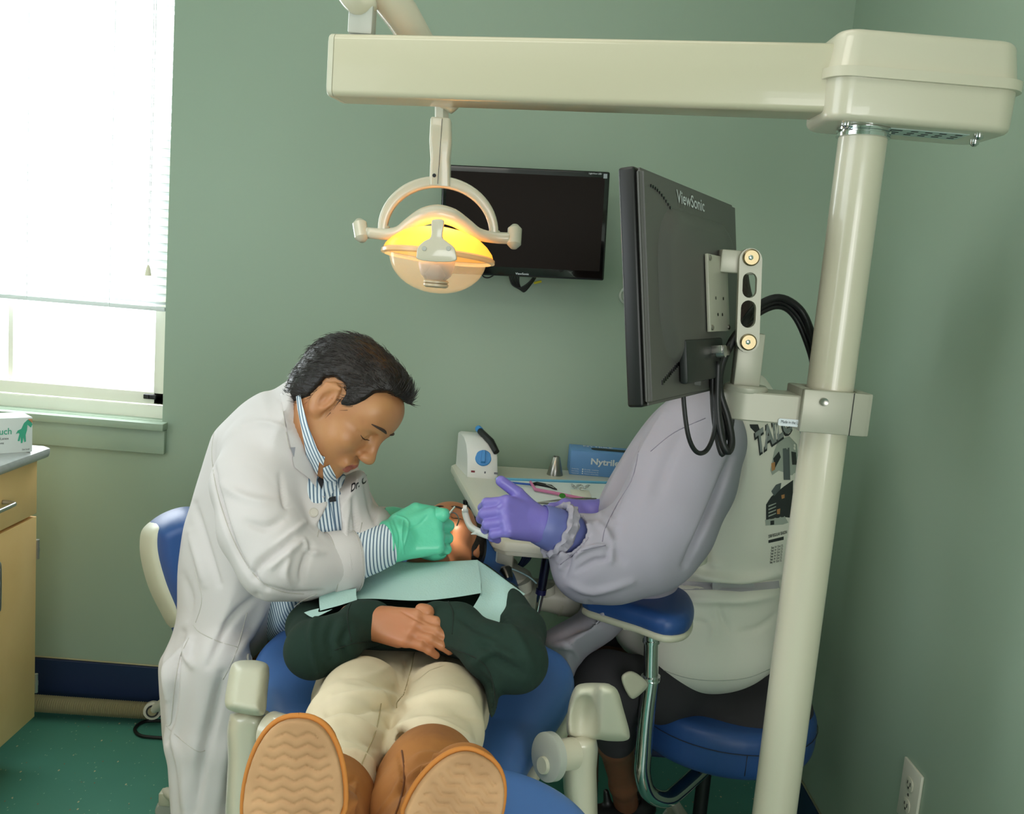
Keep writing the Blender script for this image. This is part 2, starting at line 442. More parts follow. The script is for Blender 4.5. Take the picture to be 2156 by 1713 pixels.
    def mesh(s):
        F, lo = s.grid(); h = s.h; I = F < 0
        c = [I[i:I.shape[0]-1+i, j:I.shape[1]-1+j, k:I.shape[2]-1+k] for i in (0, 1) for j in (0, 1) for k in (0, 1)]
        any_ = np.logical_or.reduce(c); all_ = np.logical_and.reduce(c); act = any_ & ~all_
        idx = np.argwhere(act); N = len(idx)
        vid = np.full(act.shape, -1, np.int64); vid[tuple(idx.T)] = np.arange(N)
        acc = np.zeros((N, 3)); cnt = np.zeros(N)
        cor = {}
        for i in (0, 1):
            for j in (0, 1):
                for k in (0, 1): cor[(i, j, k)] = F[idx[:, 0]+i, idx[:, 1]+j, idx[:, 2]+k]
        for ax in range(3):
            for u in (0, 1):
                for v in (0, 1):
                    a = [0, 0, 0]; o = [q for q in range(3) if q != ax]; a[o[0]] = u; a[o[1]] = v; b = list(a); b[ax] = 1
                    fa, fb = cor[tuple(a)], cor[tuple(b)]; m = (fa < 0) != (fb < 0)
                    t = fa[m]/(fa[m]-fb[m]); p = np.tile(np.array(a, float), (m.sum(), 1)); p[:, ax] = t
                    acc[m] += p; cnt[m] += 1
        V = (idx+acc/np.maximum(cnt, 1)[:, None])*h+lo
        Q = []
        for ax in range(3):
            o = [q for q in range(3) if q != ax]
            sl0 = [slice(None)]*3; sl1 = [slice(None)]*3
            sl0[ax] = slice(0, -1); sl1[ax] = slice(1, None)
            for q in o: sl0[q] = slice(1, -1); sl1[q] = slice(1, -1)
            A = I[tuple(sl0)]; B = I[tuple(sl1)]; e = np.argwhere(A != B); fl = A[tuple(e.T)]
            e = e.copy(); e[:, o[0]] += 1; e[:, o[1]] += 1
            def cell(du, dv):
                c2 = e.copy(); c2[:, o[0]] -= du; c2[:, o[1]] -= dv; return vid[tuple(c2.T)]
            q4 = np.stack([cell(1, 1), cell(0, 1), cell(0, 0), cell(1, 0)], 1)
            if ax == 1: fl = ~fl
            q4[~fl] = q4[~fl][:, ::-1]; Q.append(q4)
        Q = np.concatenate(Q); Q = Q[(Q >= 0).all(1)]
        return V, Q
def np_mesh(V, Q):
    me = bpy.data.meshes.new('m'); me.vertices.add(len(V)); me.vertices.foreach_set('co', V.astype(np.float32).ravel())
    me.loops.add(Q.size); me.loops.foreach_set('vertex_index', Q.astype(np.int32).ravel())
    me.polygons.add(len(Q)); me.polygons.foreach_set('loop_start', np.arange(0, Q.size, Q.shape[1], dtype=np.int32))
    me.polygons.foreach_set('loop_total', np.full(len(Q), Q.shape[1], np.int32)); me.update(calc_edges=True); me.validate(); return me
def normals(V, Q):
    a = V[Q[:, 1]]-V[Q[:, 3]]; b = V[Q[:, 2]]-V[Q[:, 0]]; fn = np.cross(a, b); N = np.zeros_like(V)
    for i in range(4): np.add.at(N, Q[:, i], fn)
    return N/np.maximum(np.linalg.norm(N, axis=1), 1e-12)[:, None]
def relax(V, Q, it=1, w=0.5):
    for _ in range(it):
        S = np.zeros_like(V); c = np.zeros(len(V))
        for i in range(4):
            for j in (1, 3):
                np.add.at(S, Q[:, i], V[Q[:, (i+j) % 4]]); np.add.at(c, Q[:, i], 1)
        V = V*(1-w)+w*S/np.maximum(c, 1)[:, None]
    return V
def strokes(V, Q, folds):
    """cloth folds: each (px polyline, width px, height m); pushes the camera-side surface along its normals"""
    N = normals(V, Q)
    if ((V.mean(0)-CAM) @ FWD) and (N*(V-V.mean(0))).sum() < 0: N = -N
    px, py, z = proj(V[:, 0], V[:, 1], V[:, 2])
    toc = (CAM-V); toc /= np.linalg.norm(toc, axis=1)[:, None]; f = np.clip((N*toc).sum(1)*3, 0, 1)
    D = np.zeros(len(V))
    for pts, w, amp in folds:
        p = np.array(smooth_open(pts), float); best = np.full(len(V), 1e9); tt = np.zeros(len(V))
        for i in range(len(p)-1):
            a, b = p[i], p[i+1]; ba = b-a; L = max((ba*ba).sum(), 1e-9)
            t = np.clip(((px-a[0])*ba[0]+(py-a[1])*ba[1])/L, 0, 1); d = np.hypot(px-a[0]-t*ba[0], py-a[1]-t*ba[1])
            m = d < best; best[m] = d[m]; tt[m] = (i+t[m])/(len(p)-1)
        D += amp*np.exp(-(best/w)**2)*np.sin(np.clip(tt, 0.06, 0.94)*math.pi)**0.5
    return V+N*(D*f*1.6)[:, None]
def smooth_open(pts, n=4):
    v = [Vector((p[0], p[1], 0)) for p in pts]
    if len(v) < 3: return [(p.x, p.y) for p in v]
    q, _ = catmull(v, [0]*len(v), n); return [(p.x, p.y) for p in q]
BV = {}
def fobj(name, F, m, parent=None, folds=None, rel=1, slot=None, key=None):
    V, Q = F.mesh()
    if rel: V = relax(V, Q, rel)
    if folds: V = strokes(V, Q, folds)
    me = np_mesh(V, Q); o = link(name, me, m, parent)
    if slot is not None:
        c = V[Q].mean(1); me.polygons.foreach_set('material_index', slot(c[:, 0], c[:, 1], c[:, 2]).astype(np.int32))
    if key: BV[key] = BVHTree.FromPolygons([tuple(v) for v in V], [tuple(int(i) for i in q) for q in Q])
    return o
def hit(keys, px, py, fallback=None):
    d = Vector(ray(px, py)); best = None
    for k in (keys if isinstance(keys, (list, tuple)) else [keys]):
        r = BV[k].ray_cast(Vector(CAM), d)
        if r[0] is not None and (best is None or r[3] < best[1]): best = (r[0], r[3], r[1])
    if best is None: return (P(px, py, fallback), None) if fallback else (None, None)
    n = best[2]
    if n.dot(d) > 0: n = -n
    return best[0], n
def seam(name, keys, pts, r, m, parent, lift=0.0, n=6):
    q = []
    for p in smooth_open(pts, 6):
        h, nn = hit(keys, *p)
        if h is not None: q.append(h + nn*lift)
    if len(q) < 2: return None
    return G().tube(q, r, n).obj(name, m, parent, sharp=0)
def drape(name, keys, poly, lift, thick, m, parent, step=8, smooth=0, fallback=None, curl=None):
    """a sheet cut to outline poly (px) laid on the surfaces `keys`"""
    pts = smooth_poly(poly, smooth) if smooth else [tuple(p) for p in poly]
    dense = []
    for i in range(len(pts)):
        a = np.array(pts[i], float); b = np.array(pts[(i+1) % len(pts)], float); k = max(1, int(np.hypot(*(b-a))/step))
        dense += [tuple(a+(b-a)*j/k) for j in range(k)]
    pd = Poly2D(dense, 2.0, 10); ar = np.array(dense)
    ins = []
    x = ar[:, 0].min()
    while x < ar[:, 0].max():
        y = ar[:, 1].min()
        while y < ar[:, 1].max():
            if float(pd(np.array(x), np.array(y))) > step*0.5: ins.append((x, y))
            y += step
        x += step
    allp = [Vector(p) for p in dense+ins]; n0 = len(dense)
    vo, eo, fo, _, _, _ = geometry.delaunay_2d_cdt(allp, [(i, (i+1) % n0) for i in range(n0)], [list(range(n0))], 1, 1e-4)
    top = []; last = None
    for p in vo:
        h, n = hit(keys, p.x, p.y, fallback)
        if h is None: h = last
        else: last = h
        d = (Vector(CAM)-(h if h is not None else Vector(CAM)+Vector((0, 1, 0)))).normalized()
        l = lift(p.x, p.y) if callable(lift) else lift
        top.append((h if h is not None else P(p.x, p.y, 1.7)) + d*(l+thick))
    cc = Vector(CAM)
    bot = [t+(t-cc).normalized()*thick for t in top]; N = len(top)
    F = [tuple(f) for f in fo]+[tuple(i+N for i in f[::-1]) for f in fo]
    cnt = {}
    for f in fo:
        for i in range(len(f)):
            e = (f[i], f[(i+1) % len(f)]); cnt[e] = cnt.get(e, 0)+1
    for (a, b) in list(cnt):
        if (b, a) not in cnt: F.append((b, a, a+N, b+N))
    return G().add(top+bot, F).obj(name, m, parent, sharp=50)
def text_drape(name, keys, s, o, right, up, m, parent, bold=0.0, lift=0.0012):
    """lettering laid on a surface: px origin, px vectors for one em of width / height"""
    V, F = text_pts(s, 1.0, bold); q = []
    for v in V:
        px = o[0]+right[0]*v.x+up[0]*v.y; py = o[1]+right[1]*v.x+up[1]*v.y
        h, n = hit(keys, px, py)
        if h is None: h = P(px, py, 1.9)
        q.append(h+(Vector(CAM)-h).normalized()*lift)
    return G().add(q, F).obj(name, m, parent, sharp=0, smooth=False)

# ================================================================== ROOM
D = 2.635; XR = 0.857; XL = -1.85; YF = -2.0; ZC = 2.6
def st(o): o['kind'] = 'structure'; return o
WX0, WX1, WZ0, WZ1 = -1.78, -0.995, 0.905, 2.32
st(G().box(((XL+XR)/2, (D+YF)/2, -0.03), (XR-XL+0.3, D-YF+0.3, 0.06)).obj('floor', FLOOR, smooth=False))
st(G().box(((XL+XR)/2, (D+YF)/2, ZC+0.03), (XR-XL+0.3, D-YF+0.3, 0.06)).obj('ceiling', CEIL, smooth=False))
def wallbox(g, x0, x1, y0, y1, z0, z1): return g.box(((x0+x1)/2, (y0+y1)/2, (z0+z1)/2), (x1-x0, y1-y0, z1-z0))
g = G(); wallbox(g, XL-.12, WX0, D, D+.12, 0, ZC); wallbox(g, WX1, XR+.12, D, D+.12, 0, ZC)
wallbox(g, WX0, WX1, D, D+.12, 0, WZ0); wallbox(g, WX0, WX1, D, D+.12, WZ1, ZC)
st(g.obj('wall_back', WALL, smooth=False))
g = G(); wallbox(g, XR, XR+.12, YF, -1.4, 0, ZC); wallbox(g, XR, XR+.12, -.1, D, 0, ZC); wallbox(g, XR, XR+.12, -1.4, -.1, 0, .70); wallbox(g, XR, XR+.12, -1.4, -.1, 1.8, ZC)
st(g.obj('wall_right', WALL, smooth=False))
g = G(); wallbox(g, XL-.12, XL, YF, -.5, 0, ZC); wallbox(g, XL-.12, XL, 1.1, D, 0, ZC); wallbox(g, XL-.12, XL, -.5, 1.1, 0, .95); wallbox(g, XL-.12, XL, -.5, 1.1, 2.15, ZC)
st(g.obj('wall_left', WALL, smooth=False))
g = G(); wallbox(g, XL-.12, -.30, YF-.12, YF, 0, ZC); wallbox(g, .80, XR+.12, YF-.12, YF, 0, ZC); wallbox(g, -.30, .80, YF-.12, YF, 0, .80); wallbox(g, -.30, .80, YF-.12, YF, 2.1, ZC)
st(g.obj('wall_front', WALL, smooth=False))
# baseboards: navy cove with a pale sealant line along the top
def baseboard(name, a, b, n):
    a = Vector(a); b = Vector(b); n = Vector(n); g = G()
    prof = [(0, 0), (.014, 0), (.014, .006), (.006, .016), (.005, .150), (0, .155)]
    g.rings([[a+n*x+Vector((0, 0, z)) for x, z in prof], [b+n*x+Vector((0, 0, z)) for x, z in prof]])
    o = st(g.obj(name, NAVY, smooth=False))
    l = G().tube([a+n*.003+Vector((0, 0, .157)), b+n*.003+Vector((0, 0, .157))], .0028, 6).obj('sealant_line', SEAL, o, sharp=0)
    return o
SEAL = mat('sealant', (176, 172, 140), 0.6)
baseboard('baseboard_back', (XL, D, 0), (XR, D, 0), (0, -1, 0))
baseboard('baseboard_right', (XR, D, 0), (XR, YF, 0), (-1, 0, 0))

# window: frame, sash, pane, latch
GLASS = mat('window_glass', (255, 255, 255), 0.0, trans=1.0, ior=1.0, alpha=0.06)
g = G(); yf = D+.045
zr = [P(200, y, D+.04).z for y in (870, 842, 812)]
wallbox(g, WX0, WX1, yf, yf+.06, WZ0, zr[1]-.004)                       # bottom frame rail
wallbox(g, WX1-.014, WX1, yf-.006, yf+.06, WZ0, WZ1); wallbox(g, WX0, WX0+.014, yf-.006, yf+.06, WZ0, WZ1)
wallbox(g, WX0, WX1, yf, yf+.06, WZ1-.03, WZ1)
w = st(g.obj('window_1', WHITEF, smooth=False))
g = G(); z1, z2 = zr[1], zr[2]-.006
g.box(((WX0+WX1)/2, yf+.02, (z1+z2)/2), (WX1-WX0-.03, .03, z2-z1), bev=.003)
g.box((WX1-.032, yf+.02, (z1+1.72)/2), (.032, .03, 1.72-z1), bev=.003); g.box((WX0+.032, yf+.02, (z1+1.72)/2), (.032, .03, 1.72-z1), bev=.003)
g.obj('lower_sash', WHITEF, w)
zc = P(180, 45, D+.05).z
G().box(((WX0+WX1)/2, yf+.035, zc), (WX1-WX0-.03, .04, .05), bev=.003).obj('meeting_rail', WHITEF, w)
G().box((P(16, 900, D+.06).x, yf+.035, (zc+z2)/2), (.014, .012, zc-z2)).obj('glazing_bar', WHITEF, w)
G().box(((WX0+WX1)/2, yf+.03, (z2+zc)/2), (WX1-WX0-.08, .003, zc-z2)).obj('glass_pane', GLASS, w)
l = P(315, 835, yf-.004); G().box((l.x, yf+.0, l.z), (.036, .014, .014), bev=.002).box((l.x-.004, yf-.008, l.z+.001), (.006, .006, .012)).obj('sash_latch', BLACK, w)
# sill and apron in wall paint
s = G(); s.box(((XL+WX1+.016)/2, D-.012+.03, WZ0-.012), (WX1+.016-XL, .11, .022), bev=.003)
st(s.obj('trim_1', WALL))
za = P(350, 956, D-.01).z
st(G().box(((XL+WX1+.014)/2, D-.009, (WZ0-.024+za)/2), (WX1+.014-XL, .018, WZ0-.024-za), bev=.002).obj('trim_2', WALL))

# venetian blind
bl = thing('venetian_blind', (-1.39, D+.012, 1.22), 'white horizontal slatted venetian blind hanging in the bright window', 'blind')
zb = P(340, 655, D+.012).z; g = G(); z = zb+.026; xa, xb = WX0+.006, WX1-.003
while z < WZ1-.03:
    prof = [(-.0125, -.0052), (-.006, -.0010), (0, .0006), (.006, -.0002), (.0125, -.0034)]
    A = [Vector((xa, D+.012+y, z-y*.35+q)) for y, q in prof]; B = [Vector((xb, D+.012+y, z-y*.35+q)) for y, q in prof]
    A2 = [p-Vector((0, 0, .0006)) for p in A[::-1]]; B2 = [p-Vector((0, 0, .0006)) for p in B[::-1]]
    g.rings([A+A2, B+B2]); z += .0238
g.obj('slats', SLAT, bl, sharp=60)
G().box(((xa+xb)/2, D+.012, zb+.006), (xb-xa, .024, .012), bev=.003).box((P(312, 658, D).x, D-.001, zb+.006), (.014, .004, .004)).obj('bottom_rail', SLAT, bl)
G().box(((xa+xb)/2, D+.014, WZ1-.015), (xb-xa, .026, .028), bev=.002).obj('head_rail', SLAT, bl)
for px in (238, 60):
    x = P(px, 300, D).x
    for dy in (-.014, .014):
        G().tube([(x, D+.012+dy, zb), (x, D+.012+dy, WZ1-.02)], .0009, 5).obj('ladder_cord', SLAT, bl)
x = P(318, 300, D-.01).x; zt = P(305, 560, D-.01).z
for dx in (-.004, .004):
    G().tube([(x+dx, D-.006, WZ1-.02), (x+dx*.3, D-.006, zt)], .0009, 5).obj('pull_cord', SLAT, bl)
G().lathe([(.002, .004), (.004, 0), (.009, -.022), (.0095, -.026), (.004, -.027)], (x, D-.006, zt), n=14).obj('cord_tassel', mat('tassel_cream', (226, 222, 196), .5), bl)

# ================================================================== CABINETS (left)
CX, CY, CZ = -1.195, 2.325, .84
cb = thing('base_cabinet', (-1.5, 1.6, 0), 'maple laminate base cabinet with grey bow handles under the counter at left', 'cabinet')
g = G(); g.box(((XL+.004+CX-.022)/2, (CY+.75)/2, (.10+CZ)/2+.015), (CX-.026-XL, CY-.75-.004, CZ-.13)); g.box(((XL+.004+CX-.09)/2, (CY+.75)/2, .06), (CX-.094-XL, CY-.75-.02, .12))
g.obj('body', MAPLE, cb, smooth=False)
def bow(y0, y1, z0, z1, x, r, parent, name='handle', proud=.034):
    a = Vector((x, y0, z0)); b = Vector((x, y1, z1)); n = Vector((proud, 0, 0)); d = (b-a).normalized()
    pts = [a, a+n*.55, a+n*.9+d*.006, a+n+d*.022, b+n-d*.022, b+n*.9-d*.006, b+n*.55, b]
    return G().tube(pts, r, 12, smooth=4).obj(name, NICKEL, parent, sharp=0)
zd = .690
dr = G().box((CX-.011, (CY+1.86)/2, (zd+CZ)/2+.002), (.02, CY-1.86-.006, CZ-zd-.006), bev=.0015).obj('drawer', MAPLE, cb)
bow(2.03, 2.16, .765, .765, CX, .0055, dr)
d1 = G().box((CX-.011, (CY+1.86)/2, (.13+zd)/2), (.02, CY-1.86-.006, zd-.13-.006), bev=.0015).obj('door', MAPLE, cb)
bow(2.085, 2.085, .515, .645, CX, .0055, d1)
for zz in (P(74, 1155, Y=2.33).z, P(74, 1437, Y=2.33).z):
    G().tube([(CX-.002, CY+.004, zz-.026), (CX-.002, CY+.004, zz+.026)], .0055, 10).box((CX-.012, CY+.002, zz), (.014, .004, .05)).tube([(CX-.002, CY+.004, zz-.006), (CX-.002, CY+.004, zz+.006)], .0062, 10).obj('hinge', NICKEL, d1)
# nearer door stands a little ajar
a0 = Vector((CX+.002, 1.52, 0)); dd = Vector((.028, .545, 0)); rot = frame(dd); L = .50
cen = a0+dd.normalized()*L*.5+Vector((.0, 0, (.10+.655)/2))
d2 = G().box(cen, (L, .019, .555), rot, bev=.0015).obj('door', MAPLE, cb)
hp = a0+dd.normalized()*(L-.035)
bow(hp.y, hp.y, .50, .625, hp.x+.01, .0058, d2)
ct = G(); r = [Vector((XL, 0, 0))]
def ctprof(y): return [Vector((XL, y, CZ)), Vector((CX-.004, y, CZ)), Vector((CX+.018, y, CZ+.003)), Vector((CX+.026, y, CZ+.014)), Vector((CX+.022, y, CZ+.026)), Vector((CX+.006, y, CZ+.031)), Vector((XL, y, CZ+.031))]
def sh(pr, k): return [Vector((min(p.x, CX+.026-k), p.y, CZ+.0155+(p.z-CZ-.0155)*(1-k*14))) for p in pr]
ct.rings([ctprof(.75), ctprof(CY+.006), sh(ctprof(CY+.016), .004), sh(ctprof(CY+.022), .014)])
wt = ct.obj('countertop', COUNTER, sharp=50); setp(wt, 'grey laminate countertop with rolled edge running along the maple cabinet', 'countertop')
# glove box on the counter
bp = Vector((-1.178, 2.262, CZ+.031)); rx = Vector((-.72, -.69, 0)).normalized(); ry = Vector((-rx.y, rx.x, 0))*1.0
if ry.y < 0: ry = -ry
BOXW = mat('box_white', (214, 222, 218), .55); GRN = mat('print_green', (58, 160, 128), .6); BRN = mat('print_skin', (180, 130, 90), .6)
gb = thing('glove_box', bp, 'white cardboard glove box with green glove picture on the countertop', 'box')
hh = .088
G().box(bp+rx*.12+ry*.04+Vector((0, 0, hh/2)), (.24, .08, hh), frame(rx), bev=.0012).obj('carton', BOXW, gb)
fr = -ry; o = bp+Vector((0, 0, 0))+fr*.0003
right = -rx
def on(u, v, l=.0008): return bp + rx*u + Vector((0, 0, v)) + fr*l
glv = [(.012, .070), (.004, .062), (.0005, .070), (.004, .078), (.011, .083), (.020, .074), (.026, .060), (.034, .056), (.038, .048), (.033, .050), (.030, .048), (.034, .030), (.030, .029), (.027, .040), (.027, .024), (.023, .024), (.021, .039), (.019, .026), (.015, .027), (.016, .044), (.013, .056)]
G().prism([on(u, v) for u, v in glv], fr*.0004).obj('glove_picture', GRN, gb, smooth=False)
G().prism([on(u, v) for u, v in [(.0005, .084), (.011, .084), (.006, .076), (.0005, .074)]], fr*.0004).obj('wrist_picture', BRN, gb, smooth=False)
text_on('lettering', 'touch', on(.094, .048), right, (0, 0, 1), .016, GRN, gb, width=.046, bold=.01)
text_on('lettering', 'Powder-free Latex', on(.120, .035), right, (0, 0, 1), .006, TEXTD, gb, width=.066)
text_on('lettering', 'Gloves', on(.085, .024), right, (0, 0, 1), .006, TEXTD, gb, width=.02)
text_on('lettering', 'Size Small', on(.024, .006), right, (0, 0, 1), .0036, TEXTD, gb, width=.017)
G().prism([bp+rx*u+ry*v+Vector((0, 0, hh+.0006)) for u, v in [(.09, .025), (.16, .02), (.165, .055), (.09, .06)]], (0, 0, .0004)).obj('opening', BLACK, gb, smooth=False)

# ================================================================== FLOOR HOSE
hs = thing('corrugated_hose', (-1.2, 2.57, 0), 'beige corrugated hose lying on the floor along the navy baseboard', 'hose')
A = P(60, 1478, Y=2.56); B = P(318, 1492, Y=2.575); A.z = .045; B.z = .042
pts = []; rs = []; N_ = 110
for i in range(N_):
    t = i/(N_-1); p = A.lerp(B, t); pts.append(p); rs.append(.0225+(.0030 if i % 2 else -.0030))
A2 = A.lerp(B, -0.6)
pre = [A2.lerp(A, i/60) for i in range(60)]
G().tube(pre+pts, [.0225+(.0025 if i % 2 else -.0015) for i in range(60)]+rs, 16).obj('tube', HOSE, hs, sharp=20)
c = P(322, 1494, Y=2.56)
g = G(); g.lathe([(.012, -.012), (.024, -.012), (.026, -.006), (.026, .01), (.014, .012)], c, (.25, -1, .15), n=24); g.tube([c, P(345, 1478, 2.54)], .014, 12)
cn = g.obj('end_fitting', BEIGE, hs)
G().lathe([(.015, 0), (.018, 0), (.018, .004), (.015, .004)], c+Vector((.25, -1, .15)).normalized()*.0105, (.25, -1, .15), n=24).obj('seal_ring', BLACK, cn)
G().lathe([(.013, 0), (.013, .003), (.0, .004)], c+Vector((.25, -1, .15)).normalized()*.0115, (.25, -1, .15), n=20).obj('plug', HOSE, cn)
lp = [P(x, y, Z=.006) for x, y in [(345, 1517), (310, 1517), (290, 1526), (284, 1537), (296, 1548), (330, 1552), (370, 1552), (420, 1540)]]
setp(G().tube(lp, .005, 8, smooth=6).obj('foot_control_cord', BLACK, sharp=0), 'black cord looped on the teal floor beside the beige hose', 'cord')

# ================================================================== WALL OUTLETS
op = thing('wall_outlet', (XR-.004, 1.69, .46), 'ivory duplex wall outlet low on the right wall', 'outlet')
y0, y1 = P(1910, 1595, X=XR).y, P(1947, 1635, X=XR).y; zt = .520; yc = (y0+y1)/2; wd = abs(y0-y1)
G().box((XR-.003, yc, zt-.06), (.006, wd, .12), bev=.002).obj('cover_plate', mat('ivory_plate', (212, 208, 192), .35), op)
for dz in (-.022, .022):
    rr = [Vector((XR-.0062, yc+a, zt-.06+dz+b)) for a, b in rrect(0, 0, .015, .014, .012)]
    so = G().prism(rr, (-.0022, 0, 0), .0008).obj('socket', mat('ivory_socket', (200, 196, 178), .35), op)
    G().box((XR-.0086, yc-.006, zt-.058+dz), (.001, .002, .008)).box((XR-.0086, yc+.006, zt-.058+dz), (.001, .002, .006)).box((XR-.0086, yc, zt-.067+dz), (.001, .004, .004)).obj('slot', BLACK, so)
G().lathe([(.003, 0), (.003, .0015), (0, .002)], (XR-.006, yc, zt-.06), (-1, 0, 0), n=12).obj('screw', STEEL, op)
wp = P(1322, 622, D-.002)
wf = thing('wall_gas_port', wp, 'small round clear wall port beside the hanging monitor', 'wall port')
G().lathe([(.0, 0), (.026, 0), (.026, .006), (.020, .008), (.019, .004), (0, .004)], wp, (0, -1, 0), n=28).obj('ring', mat('port_grey', (170, 182, 168), .25), wf)
G().lathe([(.010, 0), (.010, .018), (.0, .019)], wp, (0, -1, 0), n=20).obj('nipple', STEEL, wf)
wp2 = P(1330, 692, D-.004)
setp(G().box(wp2, (.03, .012, .05), bev=.003).obj('wall_bracket', mat('bracket_grey', (110, 118, 108), .4)), 'small dark grey wall bracket mostly behind the arm-mounted monitor', 'bracket')

# ================================================================== WALL MONITOR
YT = 2.50; tl, tr, br = P(934, 347, YT), P(1285, 360, YT+.0), P(1271, 592, YT+.0)
bl_ = P(921, 573, YT)
up = (((tl-bl_)+(tr-br))/2); hgt = up.length; up.normalize(); rt = ((tr-tl)+(br-bl_))/2; wid = rt.length; rt.normalize(); up = (up-rt*up.dot(rt)).normalized(); nf = rt.cross(up)
R3 = Matrix((rt, nf*-1, up)).transposed(); cc = (tl+tr+br+bl_)/4
tv = thing('wall_monitor', cc+Vector((0, .06, 0)), 'flat black glossy monitor switched off, mounted on the green back wall', 'monitor')
def tvp(u, v, n=0): return cc+rt*u+up*v+nf*n
g = G().box(cc-nf*.012, (wid, .024, hgt), R3, bev=.005, seg=3).box(cc-nf*.035, (wid*.7, .03, hgt*.7), R3, bev=.012)
g.obj('housing', GLOSSB, tv)
G().prism([tvp(u, v, .0004) for u, v in rrect(0.0, .004, wid/2-.013, hgt/2-.020, .002)], nf*.0006).obj('screen', SCREEN, tv, smooth=False)
text_on('lettering', 'ViewSonic', tvp(-.016, -hgt/2+.0055, .0006), rt, up, .0055, TEXTW, tv, width=.036, bold=.01)
text_on('lettering', 'LightView LED', tvp(wid/2-.056, hgt/2-.0085, .0006), rt, up, .004, TEXTW, tv, width=.034)
G().box(tvp(wid/2-.012, hgt/2-.012, .0008), (.010, .0006, .012), R3).obj('badge', mat('badge_grey', (150, 160, 165), .4), tv, smooth=False)
G().box(Vector((cc.x, (YT+D)/2+.03, cc.z)), (.1, .09, .1), bev=.004).obj('wall_bracket', BLACK, tv)
cg = thing('monitor_cables', P(1095, 600, 2.53), 'bundle of thin black cables hanging below the wall monitor', 'cable')
for i in range(6):
    dx = i*5; k = [(1072+dx*.8, 578), (1078+dx*.6, 598), (1094+dx*.35, 606+i*1.6), (1112+dx*.3, 596), (1124+dx*.2, 582)]
    G().tube([P(x, y, 2.545+i*.003) for x, y in k], .0022, 7, smooth=5).obj('cable', BLACK, cg, sharp=0)
G().tube([P(x, y, 2.55) for x, y in [(1012, 570), (1018, 582), (1030, 584), (1045, 575)]], .002, 7, smooth=5).obj('cable', BLACK, cg, sharp=0)
G().tube([P(1124, 596, 2.54), P(1140, 592, 2.54)], .0035, 8).obj('yellow_plug', mat('plug_yellow', (190, 180, 40), .4), cg)

# ================================================================== POST, BOX, BEAM
PX = P(1818, 280, 1.40).x; PY = 1.40
rp = .0345
bx0, bx1 = P(1748, 160, 1.335).x, P(2172, 160, 1.345).x; zt_, zb_ = P(1950, 62, 1.335).z, P(1950, 263, 1.335).z
post = thing('support_post', (PX, PY, 0), 'tall cream enamelled round post standing right of centre', 'post')
G().lathe([(rp, 0), (rp, zb_-.008)], (PX, PY, 0), n=64, cap=True).obj('pole', CREAM, post, sharp=60)
G().lathe([(.11, 0), (.11, .012), (.1, .02), (rp, .022), (rp, .1)], (PX, PY, 0), n=48).obj('base_flange', CREAM, post)
G().lathe([(rp, -.012), (rp+.004, -.011), (rp+.004, -.006), (rp+.001, -.005), (rp+.001, -.003), (rp+.004, -.002), (rp+.004, .002), (rp, .004)], (PX, PY, zb_-.003), n=48).obj('collar', CHROME, post)
ab = thing('beam_junction_box', ((bx0+bx1)/2, 1.41, zb_), 'cream rounded junction box on top of the support post', 'junction box')
cxm = (bx0+bx1)/2; hx = (bx1-bx0)/2; hy = .075; zm = zt_+(zb_-zt_)*.47; cym = 1.335+hy
def lo(zs, m, nm):
    R_ = []
    for z, ins, rr in zs: R_.append([Vector((x, y, z)) for x, y in rrect(cxm, cym, hx-ins, hy-ins, rr, 8)])
    return G().rings(R_).obj(nm, m, ab, sharp=50)
def roundin(z0, z1, i0, i1, r):   # edge rounding towards z1
    out = []
    for k in range(7):
        a = math.pi/2*k/6; s = 1 if z1 > z0 else -1
        out.append((z1-s*r*(1-math.sin(a)), i1+r*(1-math.cos(a)), max(.004, .032-r*(1-math.cos(a)))))
    return out
lo([(zm+.004, .0065, .034)]+roundin(zm, zt_, 0, .012, .013), CREAM, 'upper_shell')
lo([(zm-.008, .0065, .034)]+roundin(zm, zb_, 0, .008, .011), CREAM, 'lower_shell')
lo([(zm-.009, .003, .036), (zm-.009, .0, .038), (zm+.005, .0, .038), (zm+.005, .003, .036)], CREAM, 'seam_band')
for (px, py, zz, s) in [(1795, 57, zt_, 1), (2122, 64, zt_, 1)]:
    q = P(px-10, py, 1.40); G().lathe([(.004, 0), (.0075, .001), (.0075, .004), (.005, .006), (0, .007)], (q.x, 1.39, zz-.001), n=16).obj('screw', CHROME, ab)
for (px, yy) in [(1782, 1.375), (1790, 1.435), (2062, 1.38), (2050, 1.435)]:
    q = P(px+(yy-1.37)*90, 270, yy); G().lathe([(.004, 0), (.0065, -.001), (.0065, -.004), (.003, -.007), (0, -.0075)], (q.x, yy, zb_+.001), n=16).obj('screw', CHROME, ab)
lx0, lx1 = P(1872, 275, 1.38).x, P(2040, 275, 1.38).x
ls = G().box(((lx0+lx1)/2, 1.40, zb_-.0006), (lx1-lx0, .05, .0008)).obj('rating_label', mat('label_pale', (196, 212, 206), .5), ab, smooth=False)
for i, u in enumerate([.02, .10, .30, .48, .66, .86]):
    for v in (1.385, 1.40, 1.412):
        G().box((lx0+(lx1-lx0)*(u+.04), v, zb_-.0012), (.010, .004, .0006)).obj('label_print', TEXTD, ls, smooth=False)
A = P(697, 135, 1.53); B = P(1745, 162, 1.372); B = B+(B-A).normalized()*.05
A.y += .0375; B.y += .0375
bm_ = thing('overhead_beam', (A+B)/2, 'long cream rectangular overhead beam crossing the upper view', 'beam')
dx = (B-A); RB = frame(dx); Lb = dx.length
def brect(t, ins, r): return [A+RB@Vector((t, y, z)) for y, z in rrect(0, 0, .0375-ins, .0485-ins, r, 5)]
